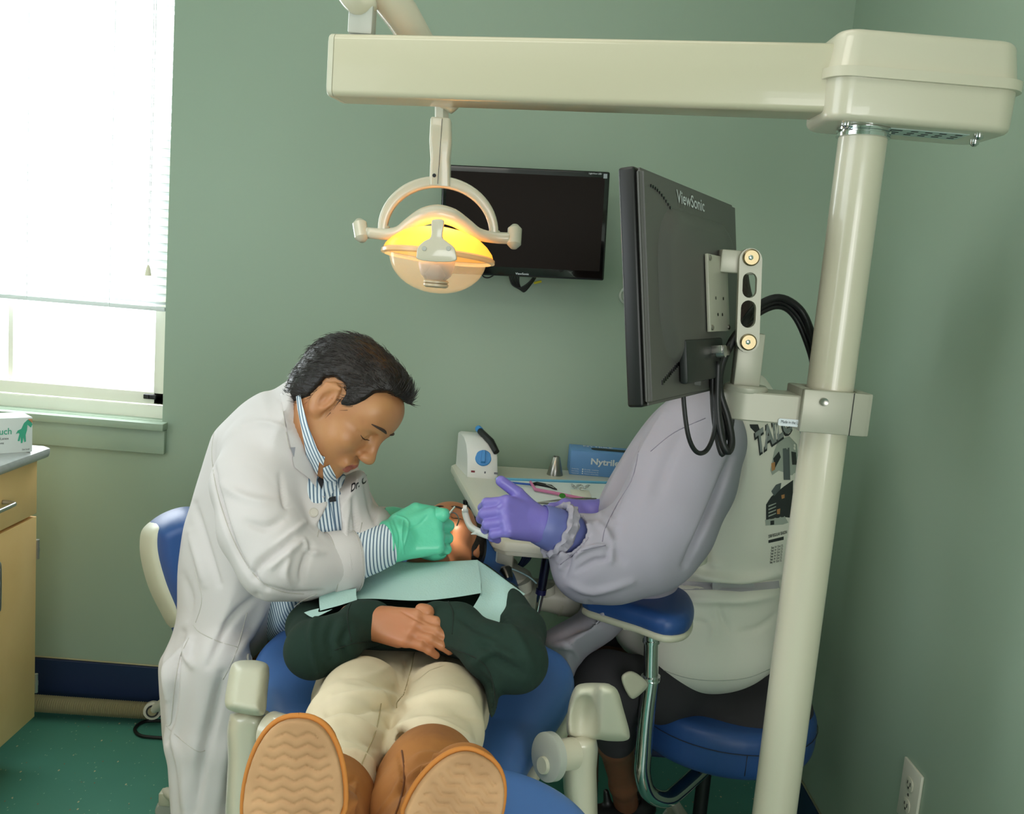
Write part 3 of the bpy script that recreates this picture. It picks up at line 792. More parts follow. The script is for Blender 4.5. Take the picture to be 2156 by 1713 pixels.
G().rings([brect(.012, 0, .010), brect(Lb, 0, .010)], cap=True).obj('channel', CREAM_DIM, bm_, sharp=50)
G().rings([brect(0, .004, .010), brect(.0015, .0012, .010), brect(.004, 0, .010), brect(.0105, 0, .010), brect(.0112, .001, .010)]).obj('end_cap', CREAMD, bm_, sharp=50)

# light arm above the beam
la = thing('dental_light', P(925, 480, 1.75), 'cream dental operating light glowing amber, hanging from the overhead beam', 'dental light')
j0 = P(759, 72, 1.56); top = P(762, -25, 1.56)
G().box(((j0.x+top.x)/2, 1.575, (j0.z+top.z)/2), (.040, .040, top.z-j0.z), bev=.004).obj('pivot_block', GREYPL, la)
G().lathe([(.018, 0), (.0235, .001), (.0235, .005), (.018, .007)], (j0.x, 1.575, A.z+.0485), n=32).obj('pivot_ring', CHROME, la)
kn = P(748, -2, 1.56)
G().tube([P(718, -30, 1.54), P(735, -6, 1.545), P(756, 10, 1.56), P(785, 2, 1.57)], [.014, .016, .018, .015], 20, smooth=4).obj('knuckle', CREAM, la, sharp=0)
a1, a2 = P(790, -40, 1.585), P(905, 130, 1.70)
G().tube([a1, P(845, 30, 1.62), a2, P(938, 200, 1.74)], [.030, .030, .027, .022], 24).obj('spring_arm', CREAM, la, sharp=50)
def off(p, dx, dy): return p+Vector((dx, 0, dy))
G().tube([P(908, 205, 1.745), P(940, 213, 1.745), P(958, 232, 1.745)], [.012, .018, .010], 20, smooth=3).obj('elbow_joint', CREAM, la, sharp=0)
c0 = P(930, 215, 1.75); c1 = P(930, 262, 1.75)
G().tube([c0, c1], .0135, 6).obj('drop_stem', BEIGE, la, sharp=30)
z0, z1 = P(929, 250, 1.75), P(927, 392, 1.75); hdl = []
for t, wx, wy, r in [(0, .017, .015, .005), (.03, .019, .017, .006), (.35, .0205, .018, .007), (.62, .018, .017, .007), (.70, .0185, .0165, .006), (1, .0195, .016, .006)]:
    c = z0.lerp(z1, t); hdl.append([Vector((c.x+x, c.y+y, c.z)) for x, y in rrect(0, 0, wx, wy, r, 5)])
h_ = G().rings(hdl).obj('handle_housing', CREAM, la, sharp=50)
G().box(z0.lerp(z1, .5)+Vector((0, -.0178, 0)), (.0008, .0012, (z0-z1).length*.96)).obj('seam_line', TEXTD, h_)
q = z0.lerp(z1, .86); G().lathe([(.0035, 0), (.0035, .001), (0, .001)], q+Vector((-.010, -.0165, 0)), (0, -1, 0), n=12).obj('screw_recess', TEXTD, h_)
# yoke arch
yk = []
for i in range(33):
    a = math.pi*(i/32); yk.append(P(923-117*math.cos(a), 487+(i/32-.5)*8-104*math.sin(a), 1.75+.015*math.cos(a)*0))
g = G(); R_ = []
for i, p in enumerate(yk):
    t = (yk[min(i+1, 32)]-yk[max(i-1, 0)]).normalized(); n = Vector((0, 1, 0)); m = t.cross(n).normalized()
    wv = .0085+.002*math.sin(math.pi*i/32)
    R_.append([p+m*x+n*y for x, y in rrect(0, 0, wv, .012, .006, 4)])
g.rings(R_).obj('yoke', CREAM, la, sharp=50)
for px, py in ((808, 482), (1040, 492)):
    G().lathe([(.010, -.006), (.011, -.004), (.011, .010), (.009, .012)], P(px, py+6, 1.75), (0, 0, 1), n=20).obj('yoke_pivot', CREAM, la)
# visor with side grips
vs = [(775, 490), (810, 493), (840, 488), (866, 470), (893, 455), (922, 450), (952, 457), (980, 474), (1006, 492), (1040, 500), (1075, 502)]
rv = [11, 11, 12, 14, 17, 18, 17, 14, 12, 11, 11]
vp = [P(x, y, 1.745-.03*math.exp(-((x-923)/90)**2)) for x, y in vs]
G().tube(vp, [r*1.83/FPX for r in rv], 20, smooth=4).obj('visor', CREAM, la, sharp=0)
for (x0, y0), (x1, y1) in (((757, 470), (762, 500)), ((1084, 482), (1082, 514))):
    p0, p1 = P(x0, y0, 1.75), P(x1, y1, 1.74)
    G().tube([p0, p1], .0135, 16).tube([p0+(p0-p1).normalized()*.008, p0], [.006, .0135], 16).tube([p1, p1+(p1-p0).normalized()*.008], [.0135, .006], 16).tube([P((x0+x1)/2, (y0+y1)/2+4, 1.745), P(800 if x0 < 900 else 1045, 492 if x0 < 900 else 500, 1.745)], .0105, 14).obj('grip', CREAM, la, sharp=50)
# dichroic reflector (glows from the bulb behind it)
AMB = bpy.data.materials.new('dichroic_reflector_glow'); AMB.use_nodes = True
nt = AMB.node_tree; b = nt.nodes['Principled BSDF']; b.inputs['Base Color'].default_value = lin((250, 190, 90)); b.inputs['Roughness'].default_value = .3
b.inputs['Emission Color'].default_value = lin((255, 176, 60)); b.inputs['Emission Strength'].default_value = .30
tr1 = nt.nodes.new('ShaderNodeBsdfTranslucent'); tr1.inputs[0].default_value = lin((255, 186, 84))
mx1 = nt.nodes.new('ShaderNodeMixShader'); mx1.inputs[0].default_value = .6
nt.links.new(b.outputs[0], mx1.inputs[1]); nt.links.new(tr1.outputs[0], mx1.inputs[2]); nt.links.new(mx1.outputs[0], nt.nodes['Material Output'].inputs['Surface'])
cR = P(923, 536, 1.745); prof = [(.104, 0), (.100, .010), (.090, .022), (.072, .036), (.050, .045), (.02, .050), (0.0, .051)]
axl = Vector((.03, .08, 1)).normalized()
rf = G().lathe(prof, cR, axl, n=48, cap=False).obj('reflector', AMB, la, sharp=0)
CLR = mat('clear_polycarbonate', (235, 225, 205), .08, alpha=.22, spec=.8)
G().lathe([(.104, .002), (.107, -.001), (.107, -.007), (.100, -.009)], cR, axl, n=48, cap=False).obj('lens_rim', mat('rim_clear', (205, 190, 160), .15, alpha=.7), la, sharp=40)
bp_ = []
for i in range(12):
    a = math.pi/2*i/11; bp_.append((.090*math.cos(a)+.001, -.006-.066*math.sin(a)))
G().lathe(bp_, cR, axl, n=48, cap=False).obj('lens_shield', CLR, la, sharp=0)
fc = P(919, 560, 1.69)
G().lathe([(.0, -.030), (.016, -.028), (.028, -.016), (.033, 0), (.033, .012)], fc, (0, 0, 1), n=32).obj('bulb_cover', mat('frosted_cap', (214, 196, 180), .35, trans=.2), la, sharp=0)
cp = P(918, 596, 1.69)
G().lathe([(.020, .006), (.023, .004), (.023, .001), (.019, 0), (.023, -.001), (.023, -.005), (.018, -.008)], cp, (0, 0, 1), n=32).obj('cap_ring', mat('cap_tan', (196, 180, 150), .3), la, sharp=40)
# bracket in front of the reflector
bk = [(912, 462), (931, 462), (934, 470), (931, 498), (940, 508), (955, 520), (960, 535), (958, 549), (920, 551), (880, 546), (877, 535), (880, 520), (892, 508), (907, 498), (908, 470)]
poly = [P(x, y, 1.622) for x, y in smooth_poly(bk, 3)]
bo = G().prism(poly, (0, .018, 0), .004).obj('bracket', CREAM, la)
for px in (893, 944):
    G().lathe([(.0042, 0), (.0038, .0015), (0, .002)], P(px, 523, 1.622), (0, -1, 0), n=14).obj('screw', GREYPL, bo)
sp = bpy.data.lights.new('dental_light_beam', 'SPOT'); sp.energy = 26; sp.color = (1.0, .90, .76); sp.spot_size = math.radians(9.5); sp.spot_blend = .55; sp.shadow_soft_size = .02
so = bpy.data.objects.new('dental_light_beam', sp); COL.objects.link(so); so.location = P(925, 600, 1.72)+Vector((0, 0, -.015))
so.rotation_euler = (P(945, 1152, 1.80)-so.location).to_track_quat('-Z', 'Y').to_euler()
pl = bpy.data.lights.new('bulb_glow', 'POINT'); pl.energy = .9; pl.color = (1, .72, .36); pl.shadow_soft_size = .012
po = bpy.data.objects.new('bulb_glow', pl); COL.objects.link(po); po.location = cR+axl*.020+Vector((0, -.035, 0))

# ================================================================== ARM-MOUNTED MONITOR
d = Vector((.205, .385, 0)).normalized(); nh = Vector((d.y, -d.x, 0)); tl9 = math.radians(8.5)
n = nh*math.cos(tl9)+Vector((0, 0, 1))*math.sin(tl9); u = Vector((0, 0, 1))*math.cos(tl9)-nh*math.sin(tl9)
RM = Matrix((d, -n, u)).transposed()                     # local x: along, y: into the screen, z: up
near = P(1345, 605, 1.155)                               # middle of the near back edge
HM = .300; WM = .445
def mp(a, b, c=0): return near+d*a+u*b+n*c
am = thing('arm_monitor', mp(WM/2, 0), 'black monitor seen from behind, tilted on the post mounted arm', 'monitor')
g = G().box(mp(WM/2, 0, -.011), (WM, .022, HM), RM, bev=.004, seg=3); g.obj('bezel', BLACKM, am)
bm2 = bmesh.new(); bmesh.ops.create_cube(bm2, size=1); bmesh.ops.scale(bm2, vec=(WM*.996, .012, HM*.985), verts=bm2.verts)
bmesh.ops.bevel(bm2, geom=bm2.edges[:], offset=.005, segments=3, affect='EDGES')
bmesh.ops.transform(bm2, matrix=Matrix.Translation(mp(WM/2, 0, .004)) @ RM.to_4x4(), verts=bm2.verts)
bkc = G().bm(bm2)
bkc.obj('back_cover', DKGREY, am)
# raised centre of the back with sloping shoulders
def sec(h, sx, sz, r): return [mp(WM/2+x+.012, z+.004, h) for x, z in rrect(0, 0, sx, sz, r, 8)]
G().rings([sec(.009, .190, .106, .075), sec(.017, .178, .096, .070), sec(.021, .165, .086, .062)]).obj('back_bulge', DKGREY, am, sharp=50)
hb = G(); hb3 = G()
for i in range(22):
    t = i/21; a = .03+.17*t; b = HM*.445-.006-.050*t*t*(3-2*t)
    hb.box(mp(a, b, .0106), (.004, .002, .0035), RM)
    a2 = .045+.14*t; b2 = -HM*.445+.012+.045*(t)
    hb3.box(mp(a2, b2, .0106), (.004, .002, .006), RM)
hb.obj('vent_row', GLOSSB, am, smooth=False); hb3.obj('vent_row', GLOSSB, am, smooth=False)
text_on('lettering', 'ViewSonic', mp(.13, .1185, .0104), d, u, .017, mat('logo_silver', (190, 195, 195), .4), am, width=.13, bold=.012)
# recessed port bay at the bottom
G().box(mp(.20, -.098, .018), (.18, .012, .060), RM, bev=.004).obj('port_bay', mat('bay_dark', (30, 34, 32), .45), am)
G().box(mp(.235, -.085, .030), (.018, .02, .012), RM, bev=.001).box(mp(.27, -.088, .030), (.022, .014, .014), RM, bev=.001).obj('port_block', STEEL, am)
G().tube([mp(.235, -.088, .03), mp(.235, -.088, .042)], .009, 16).obj('port_screw', NICKEL, am)
# VESA plate
ax_ = .265
vp_ = G().box(mp(ax_, -.003, .025), (.105, .005, .112), RM, bev=.0012).obj('mounting_plate', ALU, am)
for a, b in ((-.045, .05), (.045, .05), (-.045, -.05), (.045, -.05)):
    G().lathe([(.004, 0), (.004, .002), (.002, .003), (0, .003)], mp(ax_+a, b-.003, .0275), n, n=12).obj('screw', STEEL, vp_)
for a, b in ((-.02, -.01), (.02, -.01), (-.012, -.034), (.012, -.034)):
    G().lathe([(.0025, 0), (.0025, .0006), (0, .0006)], mp(ax_+a, b, .0276), n, n=10).obj('hole', GLOSSB, vp_)
# arm
def pxp(poly, Y, th, m, name, parent, bev=.002, sm=0):
    pts = smooth_poly(poly, sm) if sm else poly
    return G().prism([P(x, y, Y) for x, y in pts], (0, th, 0), bev).obj(name, m, parent)
ar = thing('monitor_mount', P(1570, 860, 1.42), 'cream metal monitor arm with bolted link, clamped around the support post', 'monitor arm')
pc = P(1530, 550, 1.40)
G().box(((mp(ax_, 0).x+.03+P(1580, 550, 1.395).x)/2, 1.40, pc.z), (P(1585, 550, 1.395).x-mp(ax_, 0).x-.02, .030, .034), bev=.003).obj('head_block', ALU, ar)
def cap_poly(x, yt, yb, w, lean):
    out = []
    for i in range(9): a = math.pi*i/8; out.append((x+lean+w*math.cos(a)*-1, yt-w*math.sin(a)))
    for i in range(9): a = math.pi*i/8; out.append((x+w*math.cos(a), yb+w*math.sin(a)))
    return out
def plate_with_slots(Y, th, name):
    bm = bmesh.new(); outer = cap_poly(1575, 546, 718, 24, 6); 
    def loop(pts): return [Vector((p[0], p[1])) for p in pts]
    holes = [cap_poly(1578, 588, 612, 15, 1), cap_poly(1575, 648, 674, 16, 1)]
    V2 = loop(outer)+[q for h in holes for q in loop(h)]
    E = []; s0 = 0
    for pts in [outer]+holes:
        k = len(pts); E += [(s0+i, s0+(i+1) % k) for i in range(k)]; s0 += k
    vo, eo, fo, _, _, _ = geometry.delaunay_2d_cdt(V2, E, [], 0, 1e-5)
    pdo = Poly2D(outer, 1, 5); pdh = [Poly2D(h, 1, 5) for h in holes]; F = []
    for f in fo:
        c = sum((vo[i] for i in f), Vector((0, 0)))/len(f)
        if float(pdo(np.array(c.x), np.array(c.y))) > 0 and all(float(p(np.array(c.x), np.array(c.y))) < 0 for p in pdh): F.append(f)
    vs = [bm.verts.new(P(v.x, v.y, Y)) for v in vo]
    for f in F: bm.faces.new([vs[i] for i in f])
    r = bmesh.ops.extrude_face_region(bm, geom=bm.faces[:])
    bmesh.ops.translate(bm, vec=(0, th, 0), verts=[g for g in r['geom'] if isinstance(g, bmesh.types.BMVert)])
    bmesh.ops.recalc_face_normals(bm, faces=bm.faces)
    return G().bm(bm).obj(name, ALU, ar)
l1 = plate_with_slots(1.375, .010, 'link_plate'); l2 = plate_with_slots(1.412, .010, 'link_plate')
for y_ in (542, 720):
    x_ = 1581 if y_ == 542 else 1575
    bo = G().lathe([(.0125, 0), (.0125, .003), (.0105, .005), (.0, .005)], P(x_, y_, 1.375), (0, -1, 0), n=28).obj('bolt', BRASS, ar)
    G().lathe([(.005, 0), (.003, .001), (0, .0012)], P(x_, y_, 1.3705), (0, -1, 0), n=6).obj('hex_socket', CHROME, bo)
up0, up1 = P(1576, 700, 1.398), P(1572, 812, 1.398)
G().box((up0+up1)/2, (.040, .026, (up0-up1).length), bev=.003).obj('upright', ALU, ar)
dc = P(1570, 816, 1.40); G().lathe([(.032, -.006), (.033, -.003), (.033, .002), (.030, .005), (.02, .005)], dc, n=36).obj('swivel_disc', ALU, ar)
zt2, zb2 = P(1600, 826, 1.37).z, P(1600, 888, 1.37).z; xl, xr = P(1530, 860, 1.40).x, P(1690, 860, 1.40).x
R_ = []
for z in (zb2, zb2+.002, zt2-.002, zt2):
    ins = .002 if z in (zb2, zt2) else 0
    pts = [Vector((dc.x+(.034-ins)*math.cos(a), 1.402+(.034-ins)*math.sin(a), z)) for a in np.linspace(math.pi/2, 3*math.pi/2, 17)]
    R_.append(pts+[Vector((PX-.03, 1.402-.034+ins, z)), Vector((PX-.03, 1.402+.034-ins, z))])
G().rings(R_).obj('lower_arm', ALU, ar, sharp=40)
z3, z4 = P(1740, 822, 1.36).z, P(1740, 912, 1.36).z
cl = G().box((PX-.004, PY-.040, (z3+z4)/2), (.098, .012, z3-z4), bev=.002).box((PX-.045, PY, (z3+z4)/2), (.016, .085, z3-z4), bev=.002).box((PX+.043, PY, (z3+z4)/2), (.016, .085, z3-z4), bev=.002).box((PX, PY+.040, (z3+z4)/2), (.1, .012, z3-z4), bev=.002).obj('post_clamp', ALU, ar)
G().box((PX+.021, PY-.0465, (z3+z4)/2), (.0012, .001, z3-z4)).obj('clamp_gap', GLOSSB, cl, smooth=False)
G().lathe([(.006, 0), (.006, .003), (.003, .002), (0, .002)], P(1735, 846, 1.35)+Vector((0, 0, 0)), (0, -1, 0), n=14).obj('clamp_screw', STEEL, cl)
G().lathe([(.022, 0), (.022, .006), (.018, .009), (0, .009)], (PX+.051, PY, (z3+z4)/2), (1, 0, 0), n=28).obj('clamp_knob', BLACK, cl)
lb = P(1640, 885, 1.366); lt = G().prism([lb+Vector((x, 0, z)) for x, z in rrect(.019, -.002, .020, .0055, .003)], (0, -.0006, 0)).obj('origin_label', TEXTW, ar, smooth=False)
text_on('lettering', 'Made in the USA', lb+Vector((.003, -.0008, -.003)), (1, 0, -.02), (0, 0, 1), .0045, TEXTD, lt, width=.032)
# cables
cb2 = thing('arm_cables', P(1530, 950, 1.38), 'thick black cables looping over the monitor arm to the post', 'cable')
def cab(pts, r, nm='cable', m=BLACK, par=None):
    return G().tube([P(x, y, Y) for x, y, Y in pts], r, 10, smooth=6).obj(nm, m, par or cb2, sharp=0)
cab([(1438, 790, 1.30), (1440, 850, 1.30), (1450, 920, 1.30), (1468, 952, 1.31), (1490, 945, 1.33), (1505, 900, 1.35), (1508, 820, 1.36), (1520, 750, 1.38), (1555, 700, 1.40), (1592, 655, 1.44), (1640, 636, 1.46), (1680, 665, 1.47), (1710, 730, 1.47), (1722, 790, 1.47)], .0035)
cab([(1512, 760, 1.36), (1510, 850, 1.355), (1518, 920, 1.35), (1532, 950, 1.35), (1540, 930, 1.36), (1532, 880, 1.37), (1515, 820, 1.375), (1522, 760, 1.385), (1560, 690, 1.40), (1592, 646, 1.44), (1640, 626, 1.455), (1684, 650, 1.465), (1708, 700, 1.46), (1722, 770, 1.46)], .0058)
cab([(1500, 780, 1.365), (1502, 860, 1.36), (1512, 930, 1.355), (1522, 955, 1.355), (1522, 900, 1.37), (1508, 810, 1.385), (1540, 715, 1.40), (1590, 665, 1.445), (1640, 645, 1.465), (1676, 672, 1.475), (1706, 745, 1.47), (1715, 800, 1.47)], .0045)
G().tube([P(1437, 745, 1.30), P(1438, 795, 1.30)], .0085, 14).tube([P(1438, 790, 1.30), P(1438, 812, 1.30)], [.006, .004], 12).obj('power_plug', BLACK, cb2)
G().box(P(1533, 895, 1.385), (.016, .014, .045), bev=.003).obj('ferrite_block', BLACK, cb2)
G().box(P(1462, 790, 1.31), (.02, .014, .028), bev=.002).obj('connector', DKGREY, cb2)

# ================================================================== DENTAL CHAIR
def XYs(pts, z): return [tuple(P(x, y, Z=z)[:2]) for x, y in pts]
dch = thing('dental_chair', (-.13, 1.5, 0), 'reclined blue upholstered dental chair with cream armrests under the patient', 'dental chair')
zback = lambda X, Y: .645+.17*np.maximum(Y-1.42, 0)+.0*X
F_ = Field(.005)
F_.slab(XYs([(660, 1300), (590, 1352), (543, 1385), (528, 1420), (545, 1465), (580, 1520), (612, 1580), (640, 1650), (660, 1720), (760, 1760), (1000, 1740), (1072, 1690), (1095, 1640), (1112, 1580), (1150, 1522), (1192, 1478), (1210, 1440), (1190, 1410), (1140, 1385), (1100, 1330), (1080, 1270), (1050, 1215), (990, 1190), (760, 1190), (700, 1230)], .68), zback, .040, .055, smooth=3)
fobj('backrest', F_, BLUEV, dch, key='backrest')
F_ = Field(.005)
F_.slab(XYs([(655, 1308), (580, 1356), (533, 1388), (520, 1425), (540, 1472), (580, 1535), (612, 1600), (640, 1700), (1085, 1660), (1120, 1585), (1160, 1530), (1200, 1485), (1218, 1440), (1195, 1405), (1090, 1300), (1060, 1205), (760, 1180), (690, 1230)], .68), lambda X, Y: zback(X, Y)-.036, .012, .012, smooth=3)
fobj('backrest_shell', F_, CREAMD, dch)
F_ = Field(.005)
F_.slab(XYs([(505, 1790), (512, 1715), (545, 1665), (610, 1630), (700, 1612), (880, 1602), (1010, 1604), (1090, 1616), (1160, 1642), (1220, 1680), (1262, 1730), (1275, 1800), (1270, 2100), (520, 2100)], .775), lambda X, Y: .745+0*X, .040, .05, smooth=3)
fobj('legrest', F_, BLUEV, dch, key='legrest')
def head_rest():
    F = Field(.005); F.slab([(-.19, 1.98), (-.16, 1.78), (.0, 1.78), (.02, 1.98), (-.08, 2.02)], lambda X, Y: .735+0*X, .03, .035)
    return fobj('headrest', F, BLUED, dch)
head_rest()
G().box((-.13, 1.45, .35), (.20, .34, .42), bev=.02).obj('pedestal', CREAMD, dch)
G().box((-.13, 1.45, .03), (.42, .7, .06), bev=.02).obj('floor_base', CREAMD, dch)
G().box((-.10, 1.28, .56), (.26, .34, .07), bev=.02).obj('seat_frame', CREAMD, dch)
# right armrest
F_ = Field(.0028)
F_.pillow([(1256, 1446), (1280, 1440), (1300, 1452), (1312, 1490), (1326, 1543), (1320, 1558), (1290, 1560), (1262, 1556), (1250, 1544), (1254, 1500)], lambda px, py: 1.325-.00045*(py-1500)*-1, .042, .014, k=.004)
F_.pillow([(1207, 1452), (1222, 1439), (1260, 1437), (1288, 1442), (1284, 1470), (1262, 1500), (1257, 1530), (1252, 1556), (1205, 1553), (1193, 1536), (1196, 1490)], 1.362, .045, .014, k=.008)
F_.ell(P(1228, 1520, 1.318), (.0165, .030, .036), k=.012, mode='s')
fobj('armrest', F_, CREAMD, dch)
F_ = Field(.004)
F_.pillow([(1200, 1550), (1256, 1554), (1256, 1620), (1256, 1800), (1215, 1800), (1186, 1660), (1188, 1600)], 1.36, .045, .02, smooth=2)
fobj('armrest_post', F_, CREAM, dch)
hub = P(1158, 1592, 1.30); axh = Vector((-.80, -.55, .12)).normalized()
hb_ = G().lathe([(.0, .010), (.032, .010), (.036, .008), (.036, -.004), (.03, -.006)], hub, axh, n=36).obj('pivot_disc', GREYPL, dch)
G().lathe([(.024, -.006), (.024, -.045)], hub, axh, n=32).obj('pivot_hub', CREAM, hb_)
G().lathe([(.0, .020), (.012, .020), (.013, .018), (.013, .008)], hub+Vector((0.004, 0, -.012)), axh, n=24).obj('pivot_cap', CREAMD, hb_)
# left armrest
F_ = Field(.0028)
F_.pillow([(500, 1391), (520, 1389), (548, 1391), (567, 1405), (563, 1460), (559, 1500), (545, 1507), (510, 1502), (482, 1494), (473, 1478), (480, 1430), (487, 1400)], lambda px, py: 1.36-.0009*(py-1450), .045, .018, k=.004)
F_.ell(P(561, 1462, 1.30), (.006, .02, .026), k=.006, mode='s')
fobj('armrest', F_, CREAMD, dch)
F_ = Field(.004)
F_.pillow([(484, 1502), (560, 1503), (556, 1560), (543, 1640), (532, 1800), (476, 1800), (480, 1600)], 1.35, .045, .02, smooth=2)
fobj('armrest_post', F_, CREAM, dch)
hb2 = P(590, 1545, 1.30); G().lathe([(.0, .010), (.028, .010), (.030, .008), (.030, -.02)], hb2, (.8, -.45, .1), n=32).obj('pivot_disc', CREAM, dch)
G().tube([P(560, 1500, 1.38), P(610, 1545, 1.32)], .004, 8).obj('support_rod', CREAMD, dch)

# ================================================================== STOOLS
def caster(g, c, a):
    d = Vector((math.cos(a), math.sin(a), 0)); s = Vector((-d.y, d.x, 0))
    g.lathe([(.0, -.011), (.022, -.011), (.025, -.007), (.025, .007), (.022, .011), (0, .011)], (c.x, c.y, .025), s, n=20)
def stool_base(parent, c, rad, zt, mleg, a0, pole=BLACK):
    for i in range(5):
        a = a0+i*2*math.pi/5; d = Vector((math.cos(a), math.sin(a), 0)); e = c+d*rad
        lg = G().tube([Vector((c.x, c.y, .105))+d*.03, Vector((c.x, c.y, .095))+d*rad*.5, Vector((e.x, e.y, .072))], [.018, .016, .012], 12).obj('base_leg', mleg, parent)
        g = G(); caster(g, e, a+1.0); w = g.obj('caster', GREYPL, lg)
        G().box((e.x, e.y, .058), (.03, .03, .034), bev=.004).obj('caster_fork', CREAMD if mleg is not CHROME else CHROME, lg)
    G().lathe([(.034, .07), (.034, .125), (.02, .14)], (c.x, c.y, 0), n=28).obj('base_hub', mleg, parent)
    G().lathe([(.0165, .1), (.0165, zt-.06), (.012, zt-.06), (.012, zt)], (c.x, c.y, 0), n=24).obj('gas_column', pole, parent)

ast = thing('assistant_stool', (.557, 2.0, 0), 'blue round assistant stool with chrome armrest tube near the right wall', 'stool')
sx, sy_ = .553, 2.0
F_ = Field(.005)
F_.cone((sx, sy_, .452), (sx, sy_, .4525), .200, .200, sc=(1, 1, .25))
F_ = Field(.0045)
cir = [(sx+.207*math.cos(a), sy_+.207*math.sin(a)) for a in np.linspace(0, 2*math.pi, 24, endpoint=False)]
F_.slab(cir, lambda X, Y: .447+0*X, .052, .035, smooth=2, exp=3.2)
fobj('seat', F_, BLUED, ast, key='stoolseat')
G().tube([(sx+.2085*math.cos(a), sy_+.2085*math.sin(a), .462) for a in np.linspace(0, 2*math.pi, 49)], .0009, 5, cap=False).obj('seam', TEXTD, ast, sharp=0)
q = P(1577, 1545, 1.80); G().tube([(q.x, sy_-.207, .462), (q.x, sy_-.206, .415)], .0009, 5).obj('seam', TEXTD, ast, sharp=0)
stool_base(ast, Vector((sx-.02, sy_+.02, 0)), .24, .40, BEIGE, .35)
G().lathe([(.016, .385), (.016, .372)], (sx-.02, sy_+.02, 0), n=20).box((sx+.03, sy_-.06, .382), (.12, .06, .012)).obj('seat_mechanism', STEEL, ast)
g = G(); F_ = Field(.003); q0 = P(1530, 1604, 1.85); F_.ell(q0, (.042, .03, .012), k=.005); fobj('lever_handle', F_, BEIGE, ast)
tb = [(1372, 1425, 1.80), (1362, 1500, 1.80), (1355, 1580, 1.80), (1353, 1630, 1.80), (1366, 1668, 1.81), (1400, 1682, 1.83), (1432, 1662, 1.87), (1500, 1598, 1.97)]
G().tube([P(*t) for t in tb], .0175, 24, smooth=6).obj('arm_tube', CHROME, ast, sharp=0)
G().tube([P(1372, 1330, 1.80), P(1370, 1428, 1.80)], .0155, 24).tube([P(1372, 1346, 1.80), P(1372, 1351, 1.80)], .0185, 24).tube([P(1370, 1422, 1.80), P(1370, 1428, 1.80)], .020, 24).tube([P(1374, 1300, 1.80), P(1372, 1348, 1.80)], .013, 24).obj('arm_upright', CHROME, ast, sharp=50)
F_ = Field(.0025); F_.pillow([(1312, 1418), (1330, 1412), (1352, 1425), (1364, 1440), (1358, 1452), (1340, 1468), (1328, 1470), (1316, 1452), (1308, 1430)], lambda px, py: 1.765+.0006*(px-1330), .012, .008, k=.003)
fobj('clamp_knob', F_, CREAMD, ast)
F_ = Field(.004)
pp = XYs([(1225, 1256), (1270, 1235), (1330, 1215), (1375, 1213), (1425, 1234), (1455, 1262), (1462, 1290), (1445, 1312), (1400, 1316), (1345, 1297), (1290, 1280)], .765)
F_.slab(pp, lambda X, Y: .757+0*X, .024, .028, smooth=3); fobj('arm_pad', F_, BLUED, ast)
F_ = Field(.004); F_.slab([(x, y-.004) for x, y in pp], lambda X, Y: .737+0*X, .008, .01, smooth=3); fobj('pad_shell', F_, CREAMD, ast)
G().box(P(1348, 1308, 1.79), (.075, .04, .028), bev=.004).obj('pad_bracket', BEIGE, ast)

dst = thing('dentist_stool', (-.60, 1.86, 0), 'blue stool with curved backrest behind the seated man in the white coat', 'stool')
F_ = Field(.005)
bk = [(400, 1066), (362, 1072), (326, 1090), (306, 1114), (305, 1165), (322, 1230), (342, 1280), (362, 1325), (378, 1345), (450, 1345), (470, 1200), (450, 1080)]
F_.pillow(bk, 1.89, .16, .05, smooth=3); fobj('backrest', F_, BLUED, dst)
F_ = Field(.005)
F_.pillow([(340, 1088), (302, 1110), (294, 1140), (297, 1180), (312, 1235), (336, 1285), (360, 1322), (400, 1322), (400, 1100)], 1.90, .15, .03, smooth=3); fobj('backrest_shell', F_, CREAMD, dst)
cc_ = (-.50, 1.80)
F_ = Field(.006); F_.slab([(cc_[0]+.135*math.cos(a), cc_[1]+.135*math.sin(a)) for a in np.linspace(0, 2*math.pi, 20, endpoint=False)], lambda X, Y: .44+0*X, .045, .035, smooth=2); fobj('seat', F_, BLUED, dst)
G().tube([(-.60, 1.96, .40), (-.66, 2.0, .42), (-.685, 2.02, .60), (-.70, 1.98, .78)], .014, 14, smooth=5).obj('backrest_bar', CHROME, dst, sharp=0)
stool_base(dst, Vector((-.56, 1.90, 0)), .30, .40, BEIGE, math.radians(132.6))
q = P(352, 1700, Z=.03)

# ================================================================== DELIVERY TABLE
TZ = .87
tbl = thing('instrument_table', (.12, 2.1, 0), 'off-white instrument table on a jointed arm behind the patient', 'table')
fl_, bl2 = P(1038, 1132, Z=TZ), P(947, 974, Z=TZ)
x0 = lambda y: fl_.x+(bl2.x-fl_.x)*(y-fl_.y)/(bl2.y-fl_.y)
yb = bl2.y; yfr = fl_.y-.02
outer = [(x0(yfr)+.02, yfr), (x0(yfr+.03), yfr+.025), (x0(yb-.03), yb-.03), (x0(yb)+.015, yb), (.42, min(yb+.06, 2.62)), (.44, min(yb+.03, 2.59)), (.44, yfr+.03), (.42, yfr)]
bm = bmesh.new(); G_ = G().prism([Vector((x, y, TZ-.022)) for x, y in outer], (0, 0, .022), .005)
G_.obj('tabletop', OFFW, tbl)
G().prism([Vector((x*0.96+.006, yfr+(y-yfr)*.94+.02, TZ-.036)) for x, y in outer], (0, 0, .014), .004).obj('tray_body', OFFW, tbl)
sb = P(1063, 1150, 1.98); sbb = P(1062, 1205, 1.98)
G().box((sb+sbb)/2+Vector((0, 0, .0)), (.040, .040, .12), bev=.010).obj('stem', BEIGE, tbl)
